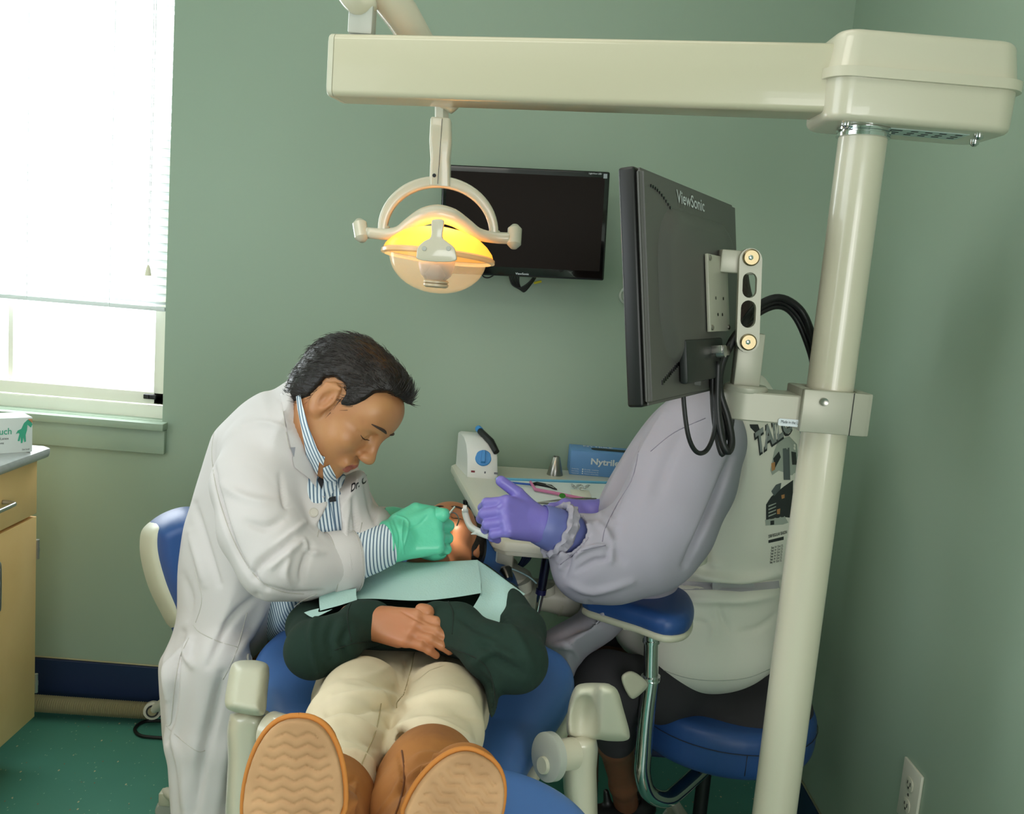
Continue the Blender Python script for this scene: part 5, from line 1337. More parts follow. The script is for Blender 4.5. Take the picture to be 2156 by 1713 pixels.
def make_boot(toe, heel, nrm, wdt, shaft, radii, upk, creases):
    L, F, r, Ls, hw = boot(toe, heel, None, nrm, wdt, None)
    bpy.data.objects.remove(r)
    bt = None
    U = Field(.003)
    for t in np.linspace(-.40, .34, 8):
        hgt = .058 if t < .05 else .058-.030*((t-.05)/.30)
        U.ell(L(t*Ls, 0, -.012-hgt*.30), (.028, hw*.82*(1 if t < .26 else .86), hgt*.62), L.R, .016)
    U.ell(L(.34*Ls, 0, -.016), (.028, hw*.72, .018), L.R, .012)
    U.chain(shaft, radii, k=.03, kin=.02)
    U.op(lambda X, Y, Z: L.inv(X, Y, Z)[2]+.004+0*X, L(0, 0, 0)-Vector((.2, .2, .2)), L(0, 0, 0)+Vector((.2, .2, .2)), .002, 'i')
    up = fobj('boot', U, SUEDE, kid, folds=creases, key='boot%d' % len(BOOTS)); BOOTS.append(up)
    so = fobj('sole', F, SOLE, up, rel=0)
    # welt around the sole
    pts = []
    for i in range(61):
        t = 2*math.pi*i/60; a = math.cos(t); b = math.sin(t)
        w = (hw+.0015)*(1.0 if a > 0 else .90)*(1-.10*math.exp(-((a+.25)/.3)**2)); pts.append(L((Ls/2+.0015)*np.sign(a)*abs(a)**.9, w*np.sign(b)*abs(b)**.82, -.004))
    G().tube(pts, .0030, 8, cap=False).obj('welt', mat('welt_tan', (186, 118, 48), .8), up, sharp=0)
    return L, up
toe = P(628, 1512, .815); heel = P(605, 1960, .775); nr = (Vector(CAM)-P(620, 1640, .80)).normalized()
LB1, b1 = make_boot(toe, heel, nr+Vector((-.12, 0, .12)), .094, [P(660, 1760, .85), P(675, 1700, .93), P(700, 1650, 1.0)], [.052, .053, .054], None,
                    [([(745, 1640), (720, 1660), (712, 1713)], 6, -.003), ([(700, 1620), (735, 1670), (728, 1713)], 7, .004), ([(748, 1650), (738, 1690), (742, 1713)], 5, .003)])
toe = P(1018, 1592, .855); heel = P(850, 1915, .80); nr = (Vector(CAM)-P(960, 1690, .84)).normalized()
LB2, b2 = make_boot(toe, heel, nr+Vector((.30, -.05, -.05)), .094, [P(890, 1800, .87), P(893, 1720, .93), P(902, 1665, .99), P(908, 1630, 1.03)], [.056, .058, .059, .058], None,
                    [([(840, 1590), (850, 1640), (845, 1690), (830, 1713)], 4, -.004), ([(870, 1600), (900, 1590), (960, 1600)], 7, .003), ([(852, 1650), (890, 1620), (940, 1605)], 6, .004), ([(800, 1713), (830, 1680), (845, 1640)], 6, .004), ([(860, 1700), (880, 1670), (905, 1650)], 5, -.003)])
seam('boot_seam', 'boot1', [(846, 1580), (851, 1620), (848, 1660), (838, 1700), (825, 1730)], .0012, mat('seam_brown', (104, 60, 24), .9), b2)
# hair and eyes
F_ = Field(.003)
HK.ell(F_, (-.022, 0, .040), (.108, .092, .092)); HK.ell(F_, (-.012, 0, -.004), (.046, .096, .056), .02); HK.cone(F_, (-.05, .0, -.02), (-.03, 0, -.06), .06, .045, .02)
hp_ = Poly2D([(-.2, -.12), (-.03, -.12), (-.01, -.07), (.020, -.045), (.030, .0), (.034, .045), (.060, .078), (.09, .10), (.09, .2), (-.2, .2)], .003, .02)
def hm(X, Y, Z):
    X, Y, Z = np.broadcast_arrays(X, Y, Z); a, b, c = HK.inv(X, Y, Z); return -hp_(a, c)
F_.op(hm, (0, 0, 0), (0, 0, 0), .01, 'i'); fobj('hair', F_, HAIR_K, kid)
face_hair('khead', HK, kid, HAIR_K)

# bib over the chest (own thing: it lies on the patient)
def sheet(rows, m, name, parent, th=.0012, sub=6):
    """rows of (px, py, Y): smooth cloth grid"""
    R_ = []
    for r in rows:
        p, _ = catmull([P(*q) for q in r], [0]*len(r), sub); R_.append(p)
    cols = []
    for j in range(len(R_[0])):
        p, _ = catmull([R_[i][j] for i in range(len(R_))], [0]*len(R_), sub); cols.append(p)
    nj, ni = len(cols), len(cols[0]); V = [p for c in cols for p in c]
    F = [(j*ni+i, (j+1)*ni+i, (j+1)*ni+i+1, j*ni+i+1) for j in range(nj-1) for i in range(ni-1)]
    V2 = [p+(p-Vector(CAM)).normalized()*th for p in V]; N = len(V); F2 = [tuple(i+N for i in f[::-1]) for f in F]
    bd = [(j*ni, (j+1)*ni) for j in range(nj-1)]+[((j+1)*ni+ni-1, j*ni+ni-1) for j in range(nj-1)]+[(i+1, i) for i in range(ni-1)]+[((nj-1)*ni+i, (nj-1)*ni+i+1) for i in range(ni-1)]
    F3 = [(a, a+N, b+N, b) for a, b in bd]
    return G().add(V+V2, F+F2+F3).obj(name, m, parent, sharp=60)
# quilting of the paper
nt = BIBM.node_tree; b = nt.nodes['Principled BSDF']; tc = nt.nodes.new('ShaderNodeTexCoord')
vv = nt.nodes.new('ShaderNodeTexVoronoi'); vv.inputs['Scale'].default_value = 260; nt.links.new(tc.outputs['Object'], vv.inputs['Vector'])
bb = nt.nodes.new('ShaderNodeBump'); bb.inputs['Strength'].default_value = .5; bb.inputs['Distance'].default_value = .0008; nt.links.new(vv.outputs['Distance'], bb.inputs['Height']); nt.links.new(bb.outputs[0], b.inputs['Normal'])
bib = thing('dental_bib', P(880, 1220, 1.63), 'pale aqua paper dental bib spread over the patient chest', 'bib')
def Yb(y, o=0): return Ys(y)-.062+o
sheet([[(755, 1222, Yb(1222, .03)), (800, 1182, Yb(1182)), (880, 1184, Yb(1184, -.01)), (950, 1181, Yb(1181, -.01)), (1005, 1178, Yb(1178))],
       [(752, 1228, Yb(1228, .02)), (790, 1205, Yb(1205)), (880, 1208, Yb(1208, -.02)), (950, 1205, Yb(1205, -.02)), (1009, 1202, Yb(1202))],
       [(745, 1242, Yb(1242, .01)), (785, 1238, Yb(1238)), (880, 1236, Yb(1236, -.02)), (950, 1231, Yb(1231, -.02)), (1012, 1224, Yb(1224))],
       [(738, 1262, Yb(1262, .0)), (785, 1260, Yb(1260, -.01)), (880, 1264, Yb(1264, -.02)), (950, 1258, Yb(1258, -.02)), (1013, 1248, Yb(1248))]], BIBM, 'front_panel', bib)
sheet([[(672, 1247, Yb(1247, -.045)), (715, 1243, Yb(1243, -.045)), (750, 1238, Yb(1238, -.045))],
       [(672, 1268, Yb(1268, -.045)), (715, 1262, Yb(1262, -.045)), (750, 1252, Yb(1252, -.045))],
       [(674, 1285, Yb(1285, -.045)), (715, 1274, Yb(1274, -.045)), (752, 1262, Yb(1262, -.045))]], BIBM, 'side_fold', bib)
sheet([[(672, 1280, Yb(1280, -.045)), (655, 1284, Yb(1284, -.045)), (640, 1289, Yb(1289, -.045))], [(672, 1288, Yb(1288, -.045)), (662, 1292, Yb(1292, -.045)), (652, 1297, Yb(1297, -.045))], [(700, 1282, Yb(1282, -.045)), (680, 1292, Yb(1292, -.045)), (662, 1300, Yb(1300, -.045))]], BIBM, 'corner_fold', bib)
sheet([[(1005, 1178, Yb(1178, .0)), (1010, 1212, Yb(1212, .01)), (1012, 1248, Yb(1248, .01)), (988, 1290, Yb(1290, .01))],
       [(1040, 1202, Yb(1202, .02)), (1038, 1236, Yb(1236, .02)), (1034, 1268, Yb(1268, .02)), (1014, 1302, Yb(1302, .02))],
       [(1072, 1226, Yb(1226, .01)), (1066, 1252, Yb(1252, .0)), (1062, 1280, Yb(1280, .0)), (1046, 1313, Yb(1313, .01))],
       [(1106, 1250, Yb(1250, .03)), (1090, 1262, Yb(1262, .02)), (1072, 1276, Yb(1276, .01)), (1062, 1290, Yb(1290, .01))]], BIBM, 'right_fold', bib)

# ================================================================== DENTIST (seated man in a white coat)
COAT = mat('white_cotton', (209, 204, 203), .85, bump=(420, .22, .0004))
nt = COAT.node_tree; b = nt.nodes['Principled BSDF']
COATS = mat('coat_seam', (190, 186, 178), .9)
BTN = mat('button_pearl', (206, 200, 190), .35)
SHIRT = stripes('shirt_stripe', (222, 232, 238), (84, 112, 138), (1, 0, .22), .0056, .42, soft=.12)
SHIRTC = stripes('shirt_stripe_cuff', (222, 232, 238), (84, 112, 138), (1, 0, .10), .0056, .36, soft=.1)
SHIRTK = stripes('shirt_stripe_collar', (222, 230, 236), (100, 124, 146), (1, 0, .42), .0056, .42, soft=.12)
GREENG = mat('green_nitrile', (98, 208, 170), .38, bump=(55, .45, .003, 4), coat=.15, sss=.05)
DARKT = mat('charcoal_trousers', (40, 38, 42), .9)
den = thing('person', (-.58, 1.80, 0), 'seated person in white lab coat, striped shirt and green gloves leaning over the patient', 'person')
HD = Loc(P(722, 858, 1.66), (.70, -.34, -.60), (.66, .06, .74), .95)
F_ = Field(.0024)
head_field(F_, HD, jaw=1.08, mouth_open=.006)
HD.ell(F_, (.020, 0, -.066), (.052, .064, .040), .03)
F_.chain([HD(-.02, 0, -.04), P(655, 930, 1.69), P(625, 960, 1.71)], [.062, .062, .066], k=.03)
fd_ = [([(762, 928), (775, 920), (792, 916)], 1.6, -.0014), ([(752, 905), (762, 912), (772, 918)], 1.6, -.0010), ([(748, 975), (752, 962), (765, 950)], 3, -.0015), ([(765, 880), (768, 893)], 1.5, -.0008)]
hd = fobj('body', F_, [SKIN_M, LIP_M], den, folds=fd_, slot=lip_slot(HD, .006), key='dhead')
bpy.data.objects['body' if 'body' in bpy.data.objects else hd.name]
# rest of the body joins the same mesh: trunk, arms and legs under the clothes
Fb = Field(.006)
Fb.chain([P(640, 945, 1.70), P(590, 1000, 1.73), P(540, 1130, 1.75), P(480, 1370, 1.76)], [.055, .075, .080, .075], k=.03, sc=(1, 1.3, 1))
Fb.chain([P(555, 965, 1.67), P(575, 1180, 1.54), P(720, 1178, 1.575), P(830, 1136, 1.645)], [.045, .038, .033, .026], k=.02)
Fb.chain([P(660, 960, 1.86), P(760, 1130, 1.88), P(845, 1105, 1.76)], [.045, .038, .026], k=.02)
Fb.chain([(-.46, 1.70, .54), (-.24, 1.64, .53), (-.20, 1.65, .10)], [.055, .050, .04], k=.02)
Fb.chain([(-.46, 1.82, .54), (-.26, 1.95, .53), (-.24, 1.97, .10)], [.055, .050, .04], k=.02)
bo = fobj('body', Fb, SKIN_M, None)
def join(a, b_):
    """merge mesh of b_ into a (both in world coordinates)"""
    bm = bmesh.new(); bm.from_mesh(a.data); n0 = len(bm.faces); bm.from_mesh(b_.data); bm.to_mesh(a.data); bm.free()
    a.data.polygons.foreach_set('use_smooth', [True]*len(a.data.polygons)); me = b_.data; bpy.data.objects.remove(b_); bpy.data.meshes.remove(me)
join(hd, bo)
# hair
F_ = Field(.0026)
HD.ell(F_, (-.018, 0, .040), (.112, .086, .094)); HD.ell(F_, (-.060, 0, -.020), (.052, .066, .058), .03); HD.ell(F_, (.048, 0, .092), (.036, .056, .030), .03); HD.ell(F_, (.026, 0, .106), (.05, .05, .024), .02)
hp2 = Poly2D([(-.25, -.075), (-.070, -.080), (-.038, -.062), (-.034, -.02), (-.036, .026), (-.020, .044), (.004, .046), (.016, .034), (.018, .002), (.026, .000), (.034, .012), (.044, .030), (.048, .052), (.046, .074), (.058, .092), (.074, .097), (.092, .096), (.13, .10), (.12, .2), (-.25, .2)], .002, .02)
def hm2(X, Y, Z):
    X, Y, Z = np.broadcast_arrays(X, Y, Z); a, b, c = HD.inv(X, Y, Z); return -hp2(a, c)
F_.op(hm2, (0, 0, 0), (0, 0, 0), .008, 'i')
Vh, Qh = F_.mesh(); Vh = relax(Vh, Qh, 1)
me = np_mesh(Vh, Qh); hr = link('hair', me, HAIR_D, den)
# strands following the comb direction
rs = np.random.RandomState(5); Nn = normals(Vh, Qh)
if (Nn*(Vh-Vh.mean(0))).sum() < 0: Nn = -Nn
g = G(); loc = np.array(HD.inv(Vh[:, 0], Vh[:, 1], Vh[:, 2])).T; sel = rs.choice(np.where(loc[:, 2] > -.06)[0], 2600)
for i in sel:
    p = Vector(Vh[i]); nrm = Vector(Nn[i]); a, b_, c = loc[i]
    back = (-HD.f*.75-HD.u*(.55 if c < .08 else .05)+HD.l*(b_*4)) if a < .06 else (HD.u*.4-HD.f*.35+HD.f*.2)
    d_ = (back-nrm*back.dot(nrm)).normalized()+nrm*rs.uniform(.02, .12)+Vector(rs.normal(0, .09, 3)); Ls = rs.uniform(.014, .030)*(1.0 if a < .05 else .7)
    q = [p-nrm*.001, p+d_*Ls*.5+nrm*.0012, p+d_*Ls+nrm*(-.002 if a < .05 else .003)]
    g.tube(q, [.0006, .0005, .0001], 3, cap=False)
g.obj('hair_strands', mat('hair_strand', (34, 27, 24), .35, spec=.5), hr, sharp=0)
face_hair('dhead', HD, den, HAIR_D)

# shirt
F_ = Field(.0045)
F_.pillow([(628, 800), (622, 860), (560, 960), (520, 1100), (520, 1250), (560, 1345), (612, 1349), (670, 1325), (690, 1260), (750, 1220), (780, 1150), (760, 1060), (728, 1000), (704, 978), (690, 940), (660, 880)], 1.73, .165, .12, smooth=3)
fs = [([(700, 990), (712, 1040), (722, 1100), (735, 1160)], 4, .004), ([(706, 1000), (722, 1060), (735, 1130)], 3, -.003), ([(690, 1120), (705, 1180), (730, 1215)], 6, -.004)]
sh_ = fobj('shirt', F_, SHIRT, den, folds=fs, key='dshirt')
# coat
F_ = Field(.0042)
ctp = [(626, 797), (606, 801), (575, 820), (548, 826), (512, 848), (478, 880), (450, 910), (438, 940), (424, 985), (410, 1030), (400, 1065), (386, 1110), (378, 1160), (373, 1210), (372, 1290), (362, 1335), (348, 1368), (334, 1396), (334, 1440), (338, 1500), (342, 1560), (352, 1610), (360, 1660), (372, 1713), (384, 1790), (560, 1790), (560, 1560), (520, 1420), (553, 1366), (610, 1281), (668, 1247), (740, 1238), (800, 1190), (838, 1120), (812, 1072), (786, 1060), (775, 1012), (766, 992), (750, 990), (728, 1000), (712, 1004), (700, 985), (690, 930), (650, 850)]
F_.pillow(ctp, lambda px, py: 1.74+.0*px, .185, .12, k=.01, smooth=3)
# front opening shows the shirt
F_.pprism([(630, 812), (648, 880), (655, 940), (668, 985), (688, 1030), (690, 1062), (672, 1095), (664, 1130), (668, 1250), (735, 1250), (728, 1180), (722, 1130), (715, 1060), (704, 1010), (698, 982), (690, 930), (660, 850)], 1.40, 1.70, k=.002, smooth=2)
# near sleeve
F_.chain([P(535, 945, 1.63), P(528, 1018, 1.58), P(548, 1110, 1.535), P(585, 1178, 1.515), P(640, 1190, 1.535), P(705, 1188, 1.565)], [.050, .066, .068, .066, .056, .048], k=.022, kin=.02)
# far sleeve
F_.chain([P(700, 1000, 1.87), P(760, 1110, 1.88), P(790, 1125, 1.84), P(812, 1104, 1.79)], [.055, .050, .040, .033], k=.012, kin=.02)
F_.cone(P(822, 1098, 1.775), P(836, 1092, 1.755), .027, .030, k=.003, mode='s')
# hanging folds of the skirt
F_.chain([P(400, 1420, 1.60), P(392, 1560, 1.60), P(410, 1760, 1.60)], [.045, .035, .04], k=.03)
F_.chain([P(470, 1400, 1.57), P(440, 1560, 1.57), P(430, 1760, 1.57)], [.05, .04, .04], k=.03)
fo = [([(455, 905), (448, 960), (452, 1010), (470, 1080), (490, 1140), (520, 1200), (560, 1240)], 5, -.007),
      ([(640, 940), (600, 905), (560, 890), (510, 895)], 7, .004), ([(590, 1000), (600, 1060), (608, 1065)], 6, -.004),
      ([(612, 1130), (580, 1160), (545, 1190), (535, 1215)], 8, -.008), ([(640, 1100), (610, 1125), (580, 1150)], 6, .006), ([(635, 1140), (610, 1160), (570, 1195)], 6, .006),
      ([(655, 1150), (640, 1190), (635, 1225)], 7, -.006), ([(610, 1170), (600, 1205), (612, 1235)], 7, .006), ([(640, 1135), (650, 1160), (680, 1165)], 5, .004),
      ([(560, 1235), (620, 1250), (680, 1245)], 5, -.004), ([(520, 1100), (560, 1110), (600, 1090)], 9, -.005), ([(470, 1020), (520, 1050), (580, 1060)], 10, .004),
      ([(410, 1060), (425, 1120), (440, 1170), (462, 1230)], 7, -.006), ([(400, 1120), (420, 1180), (430, 1230)], 8, .005), ([(385, 1210), (400, 1260), (395, 1300)], 8, -.004),
      ([(540, 1255), (500, 1290), (470, 1330), (440, 1400)], 8, -.006), ([(560, 1270), (540, 1310), (500, 1380)], 9, .005),
      ([(384, 1330), (370, 1400), (365, 1480), (352, 1560)], 7, -.008), ([(358, 1350), (350, 1400), (352, 1470)], 7, .006), ([(402, 1345), (392, 1375), (405, 1400)], 8, .007),
      ([(470, 1420), (450, 1500), (430, 1580), (408, 1713)], 12, -.010), ([(505, 1440), (490, 1520), (470, 1600), (455, 1713)], 14, .008), ([(360, 1540), (385, 1620), (390, 1713)], 9, .006), ([(640, 900), (615, 880), (590, 840)], 5, -.003),
      ([(770, 1010), (780, 1060), (790, 1100)], 6, -.005), ([(745, 1050), (750, 1100), (748, 1160)], 5, -.005), ([(735, 1060), (728, 1120), (740, 1200)], 5, .004)]
ct_ = fobj('lab_coat', F_, COAT, den, folds=fo, key='coat')
# turned cuff
ax0, ax1 = P(690, 1189, 1.56), P(745, 1180, 1.585); dd = (ax1-ax0).normalized()
def ringpts(c, ax, ry, rz, n=40):
    f = frame(ax); return [c+f@Vector((0, ry*math.cos(t), rz*math.sin(t))) for t in np.linspace(0, 2*math.pi, n, endpoint=False)]
G().rings([ringpts(ax0+dd*t, dd, r1, r2) for t, r1, r2 in ((-.001, .030, .044), (0, .048, .056), (.002, .0505, .0585), (.025, .050, .058), (.050, .048, .056), (.052, .046, .054), (.050, .042, .050), (.02, .034, .040))]).obj('cuff', COAT, ct_, sharp=60)
for t, r1, r2 in ((.001, .0502, .0582), (.047, .0485, .0565)):
    G().tube(ringpts(ax0+dd*t, dd, r1, r2)+ringpts(ax0+dd*t, dd, r1, r2)[:1], .0007, 5, cap=False).obj('cuff_seam', COATS, ct_, sharp=0)
# shirt cuff beyond it
ax2, ax3 = P(735, 1176, 1.58), P(816, 1146, 1.625); d2_ = (ax3-ax2).normalized(); Lc = (ax3-ax2).length
rr = [ringpts(ax2+d2_*t*Lc, d2_, .036-.003*t+w, .044-.004*t+w) for t, w in ((0, -.006), (.05, 0), (.12, -.002), (.20, .0015), (.35, .001), (.6, .0015), (.85, 0), (1.0, 0), (1.005, -.002), (.8, -.006))]
G().rings(rr).obj('shirt_cuff', SHIRTC, den, sharp=60)
# far coat cuff rim
# lapels and collars
drape('lapel', 'coat', [(608, 800), (626, 798), (634, 840), (650, 900), (660, 950), (676, 1000), (692, 1040), (690, 1064), (676, 1040), (650, 1006), (620, 983), (616, 965), (621, 943), (612, 941), (600, 880), (590, 830)], .002, .004, COAT, ct_, step=7, smooth=0)
drape('lapel_notch', 'coat', [(611, 942), (622, 941), (619, 962)], .0075, .001, mat('notch_grey', (150, 150, 158), .9), ct_, step=5)
drape('shirt_collar', ['dshirt', 'coat', 'dhead'], [(620, 806), (627, 802), (636, 850), (650, 900), (668, 945), (676, 958), (684, 962), (681, 980), (672, 972), (668, 1000), (658, 985), (645, 960), (636, 910), (626, 860)], .006, .004, SHIRTK, sh_, step=6)
drape('shirt_collar', ['dshirt', 'coat', 'dhead'], [(680, 985), (694, 978), (706, 1000), (712, 1020), (690, 1052), (682, 1030)], .004, .003, SHIRTK, sh_, step=6)
drape('collar_gap', ['dshirt', 'coat'], [(668, 1010), (680, 988), (684, 1006), (677, 1030)], .002, .001, DARKT, sh_, step=5)
drape('chest_label', ['dshirt', 'coat'], [(693, 1047), (707, 1044), (708, 1055), (694, 1057)], .004, .001, TEXTD, sh_, step=4)
seam('placket_edge', ['dshirt', 'coat'], [(695, 1060), (700, 1085), (704, 1108), (708, 1128)], .0010, mat('seam_blue', (120, 140, 160), .8), sh_, lift=.001)
for pts in ([(452, 905), (446, 950), (452, 1010), (470, 1080), (498, 1150), (540, 1215), (590, 1244), (640, 1250)], [(407, 1315), (420, 1330), (460, 1350), (500, 1362)], [(398, 1342), (380, 1380), (368, 1440), (360, 1520), (352, 1530), (410, 1578), (432, 1580)],
            [(668, 1250), (640, 1262), (610, 1282), (580, 1322), (555, 1362)], [(520, 1290), (498, 1370), (470, 1430)], [(694, 1070), (676, 1100), (668, 1130)], [(600, 812), (596, 860), (606, 930), (612, 945)], [(410, 1200), (425, 1260), (412, 1310)], [(762, 1100), (752, 1150), (745, 1200)]):
    seam('seam', 'coat', pts, .0009, COATS, ct_)
for x, y in ((660, 1079), (590, 1291), (524, 1386)):
    h, n = hit('coat', x, y)
    bt = G().lathe([(.0085, 0), (.0085, .002), (.007, .0032), (.006, .0024), (0, .0024)], h, n, n=24).obj('button', BTN, ct_)
text_drape('lettering', ['coat'], 'Dr. C', (738, 1036), (14.0, -9.0), (2.0, -24), TEXTD, ct_, bold=.03)
# gloves
F_ = Field(.0019)
H1 = Loc(P(822, 1138, 1.635), P(915, 1118, 1.66)-P(822, 1138, 1.635), (-.05, -.86, .42), 1.04)
hand_field(F_, H1, ((42, 62, 30), (48, 66, 34), (52, 70, 36), (50, 66, 34)), spread=(.06, .02, -.04, -.10), thumb=((.020, .034, -.006), (.058, .048, -.010), (.094, .036, -.014)), side=1, g=.0014, wrist=.040)
F_.chain([P(812, 1143, 1.628), P(835, 1136, 1.637)], [.036, .034], k=.01)
fg = [([(818, 1100), (828, 1140), (824, 1170)], 3, .002), ([(830, 1095), (842, 1130), (838, 1170)], 2.5, -.0018), ([(850, 1090), (845, 1130), (850, 1165)], 2, .0016), ([(900, 1085), (880, 1105), (850, 1115)], 2.5, -.0012), ([(835, 1085), (860, 1100), (850, 1150)], 2, .0014)]
fobj('glove', F_, GREENG, den, folds=fg)
F_ = Field(.0022)
H2 = Loc(P(812, 1102, 1.79), P(900, 1092, 1.74)-P(812, 1102, 1.79), (0, -.35, .93), 1.0)
hand_field(F_, H2, ((20, 40, 30), (24, 44, 32), (30, 50, 30), (34, 50, 34)), side=-1, g=.0014, wrist=.038)
F_.chain([P(806, 1101, 1.795), P(825, 1099, 1.785)], [.030, .031], k=.01)
fobj('glove', F_, GREENG, den)
# fingers that show below and beyond the near glove
TEAL = GREENG
F_ = Field(.0017); F_.chain([P(895, 1158, 1.70), P(915, 1162, 1.69), P(930, 1164, 1.69)], [.011, .0115, .0095], k=.004); F_.chain([P(838, 1165, 1.675), P(858, 1168, 1.672)], [.010, .0085], k=.004); F_.chain([P(838, 1165, 1.675), P(870, 1150, 1.69), P(895, 1158, 1.70)], [.010, .012, .011], k=.004)
F_.chain([P(905, 1096, 1.69), P(922, 1086, 1.675), P(934, 1083, 1.668)], [.0105, .0110, .0100], k=.004)
fobj('glove_fingers', F_, GREENG, den)
# trousers, shoes
F_ = Field(.005)
F_.chain([(-.50, 1.68, .53), (-.24, 1.64, .53), (-.20, 1.65, .10)], [.075, .068, .055], k=.02); F_.chain([(-.49, 1.84, .53), (-.26, 1.95, .53), (-.24, 1.97, .10)], [.075, .068, .055], k=.02)
fobj('trousers', F_, DARKT, den)
for x, y in ((-.17, 1.64), (-.21, 1.96)):
    F_ = Field(.004); F_.ell((x+.03, y, .045), (.13, .045, .04), k=.01); F_.ell((x-.04, y, .07), (.06, .04, .05), k=.02); fobj('shoe', F_, BLACK, den)
# instrument in his fingers
mi = thing('dental_mirror', P(948, 1078, 1.68), 'thin metal dental hand instrument held in the green glove', 'instrument')
MT = mat('steel_dull', (150, 160, 150), .3, metal=.8)
G().tube([P(938, 1090, 1.672), P(958, 1066, 1.68)], [.0022, .0018], 8).obj('handle', MT, mi)
G().tube([P(945, 1079, 1.68), P(958, 1080, 1.69), P(966, 1092, 1.70), P(962, 1106, 1.72)], .0012, 6, smooth=4).obj('shank', MT, mi, sharp=0)

# ================================================================== ASSISTANT
GOWN = mat('lavender_gown', (164, 160, 172), .85, bump=(300, .15, .0005))
TEE = mat('pale_tshirt', (234, 230, 218), .9, bump=(500, .2, .0004))
VIOL = mat('violet_nitrile', (124, 114, 196), .4, bump=(60, .3, .002, 3), coat=.1)
VIOLC = mat('violet_cuff', (104, 112, 172), .45)
LEGG = mat('charcoal_leggings', (44, 42, 46), .9)
asn = thing('person', (.56, 2.0, 0), 'seated person in lavender gown over pale t-shirt, purple gloves, face hidden behind monitor', 'person')
HA = Loc(P(1452, 640, 1.93), (-.94, -.1, -.33), (-.25, 0, .96), 1.0)
F_ = Field(.003)
head_field(F_, HA)
F_.chain([HA(-.02, 0, -.05), P(1515, 790, 1.98), P(1560, 870, 2.0)], [.050, .048, .06], k=.03)
hb = fobj('body', F_, [SKIN_B, LIP_M], asn, slot=lip_slot(HA))
Fb = Field(.006)
Fb.chain([P(1570, 850, 2.0), P(1560, 1000, 2.05), P(1540, 1200, 2.06), P(1530, 1400, 2.04)], [.05, .075, .085, .085], k=.03, sc=(1, 1.2, 1))
Fb.chain([P(1480, 930, 1.86), P(1400, 1130, 1.76), P(1270, 1170, 1.74), P(1165, 1118, 1.715), P(1130, 1100, 1.70)], [.045, .042, .034, .025, .022], k=.02)
Fb.chain([P(1520, 930, 2.12), P(1400, 1100, 2.05), P(1300, 1082, 1.96), P(1240, 1082, 1.92)], [.045, .035, .026, .022], k=.02)
Fb.chain([P(1500, 1430, 2.0), P(1272, 1440, 1.87), P(1296, 1560, 1.92), P(1312, 1650, 2.0), P(1318, 1690, 2.05)], [.05, .052, .040, .030, .030], k=.02)
Fb.chain([(.53, 2.10, .52), (.22, 2.12, .52), (.28, 2.2, .10)], [.075, .058, .035], k=.02)
bo = fobj('body', Fb, SKIN_B, None); join(hb, bo)
F_ = Field(.004); HA.ell(F_, (-.018, 0, .038), (.114, .090, .096)); HA.ell(F_, (-.075, 0, -.04), (.055, .07, .07), .03)
hp3 = Poly2D([(-.25, -.12), (-.035, -.10), (-.025, .02), (.02, .03), (.055, .07), (.10, .10), (.12, .2), (-.25, .2)], .003, .02)
def hm3(X, Y, Z):
    X, Y, Z = np.broadcast_arrays(X, Y, Z); a, b, c = HA.inv(X, Y, Z); return -hp3(a, c)
F_.op(hm3, (0, 0, 0), (0, 0, 0), .008, 'i'); fobj('hair', F_, mat('hair_auburn', (44, 20, 18), .45, bump=(90, .8, .004, 6)), asn)
# t-shirt
F_ = Field(.005)
F_.pillow([(1556, 800), (1600, 788), (1625, 815), (1655, 860), (1684, 910), (1700, 1000), (1692, 1120), (1668, 1200), (1646, 1238), (1648, 1300), (1640, 1380), (1622, 1424), (1570, 1444), (1500, 1449), (1440, 1441), (1390, 1422), (1350, 1395), (1300, 1350), (1295, 1280), (1380, 1200), (1420, 1100), (1450, 950), (1500, 850)], 2.03, .175, .13, k=.01, smooth=3)
F_.ell(P(1480, 1370, 1.95), (.14, .11, .085), k=.05)
ft = [([(1420, 1222), (1480, 1232), (1560, 1238), (1645, 1225)], 6, -.016), ([(1420, 1190), (1480, 1212), (1560, 1220), (1640, 1205)], 10, .010), ([(1430, 1262), (1500, 1262), (1570, 1262), (1640, 1250)], 10, .008),
      ([(1450, 1120), (1480, 1150), (1490, 1200)], 10, -.006), ([(1430, 1160), (1470, 1180), (1520, 1190)], 8, .005), ([(1510, 1270), (1520, 1300), (1535, 1330)], 6, -.004), ([(1400, 1290), (1450, 1310), (1500, 1310)], 8, -.005), ([(1480, 1300), (1500, 1320), (1495, 1350)], 6, .004), ([(1560, 1330), (1600, 1320), (1640, 1290)], 7, -.004), ([(1560, 920), (1556, 1000), (1530, 1080)], 9, -.006)]
te = fobj('t_shirt', F_, TEE, asn, folds=ft, key='tee')
SEAMT = mat('seam_tee', (176, 176, 166), .9)
seam('hem_seam', 'tee', [(1385, 1405), (1440, 1425), (1500, 1432), (1570, 1427), (1620, 1408)], .0012, SEAMT, te)
drape('gown_tie', 'tee', [(1428, 1222), (1500, 1226), (1560, 1230), (1640, 1222), (1642, 1238), (1560, 1245), (1500, 1241), (1424, 1242)], -.001, .003, mat('tie_pale', (190, 186, 190), .9), te, step=8)
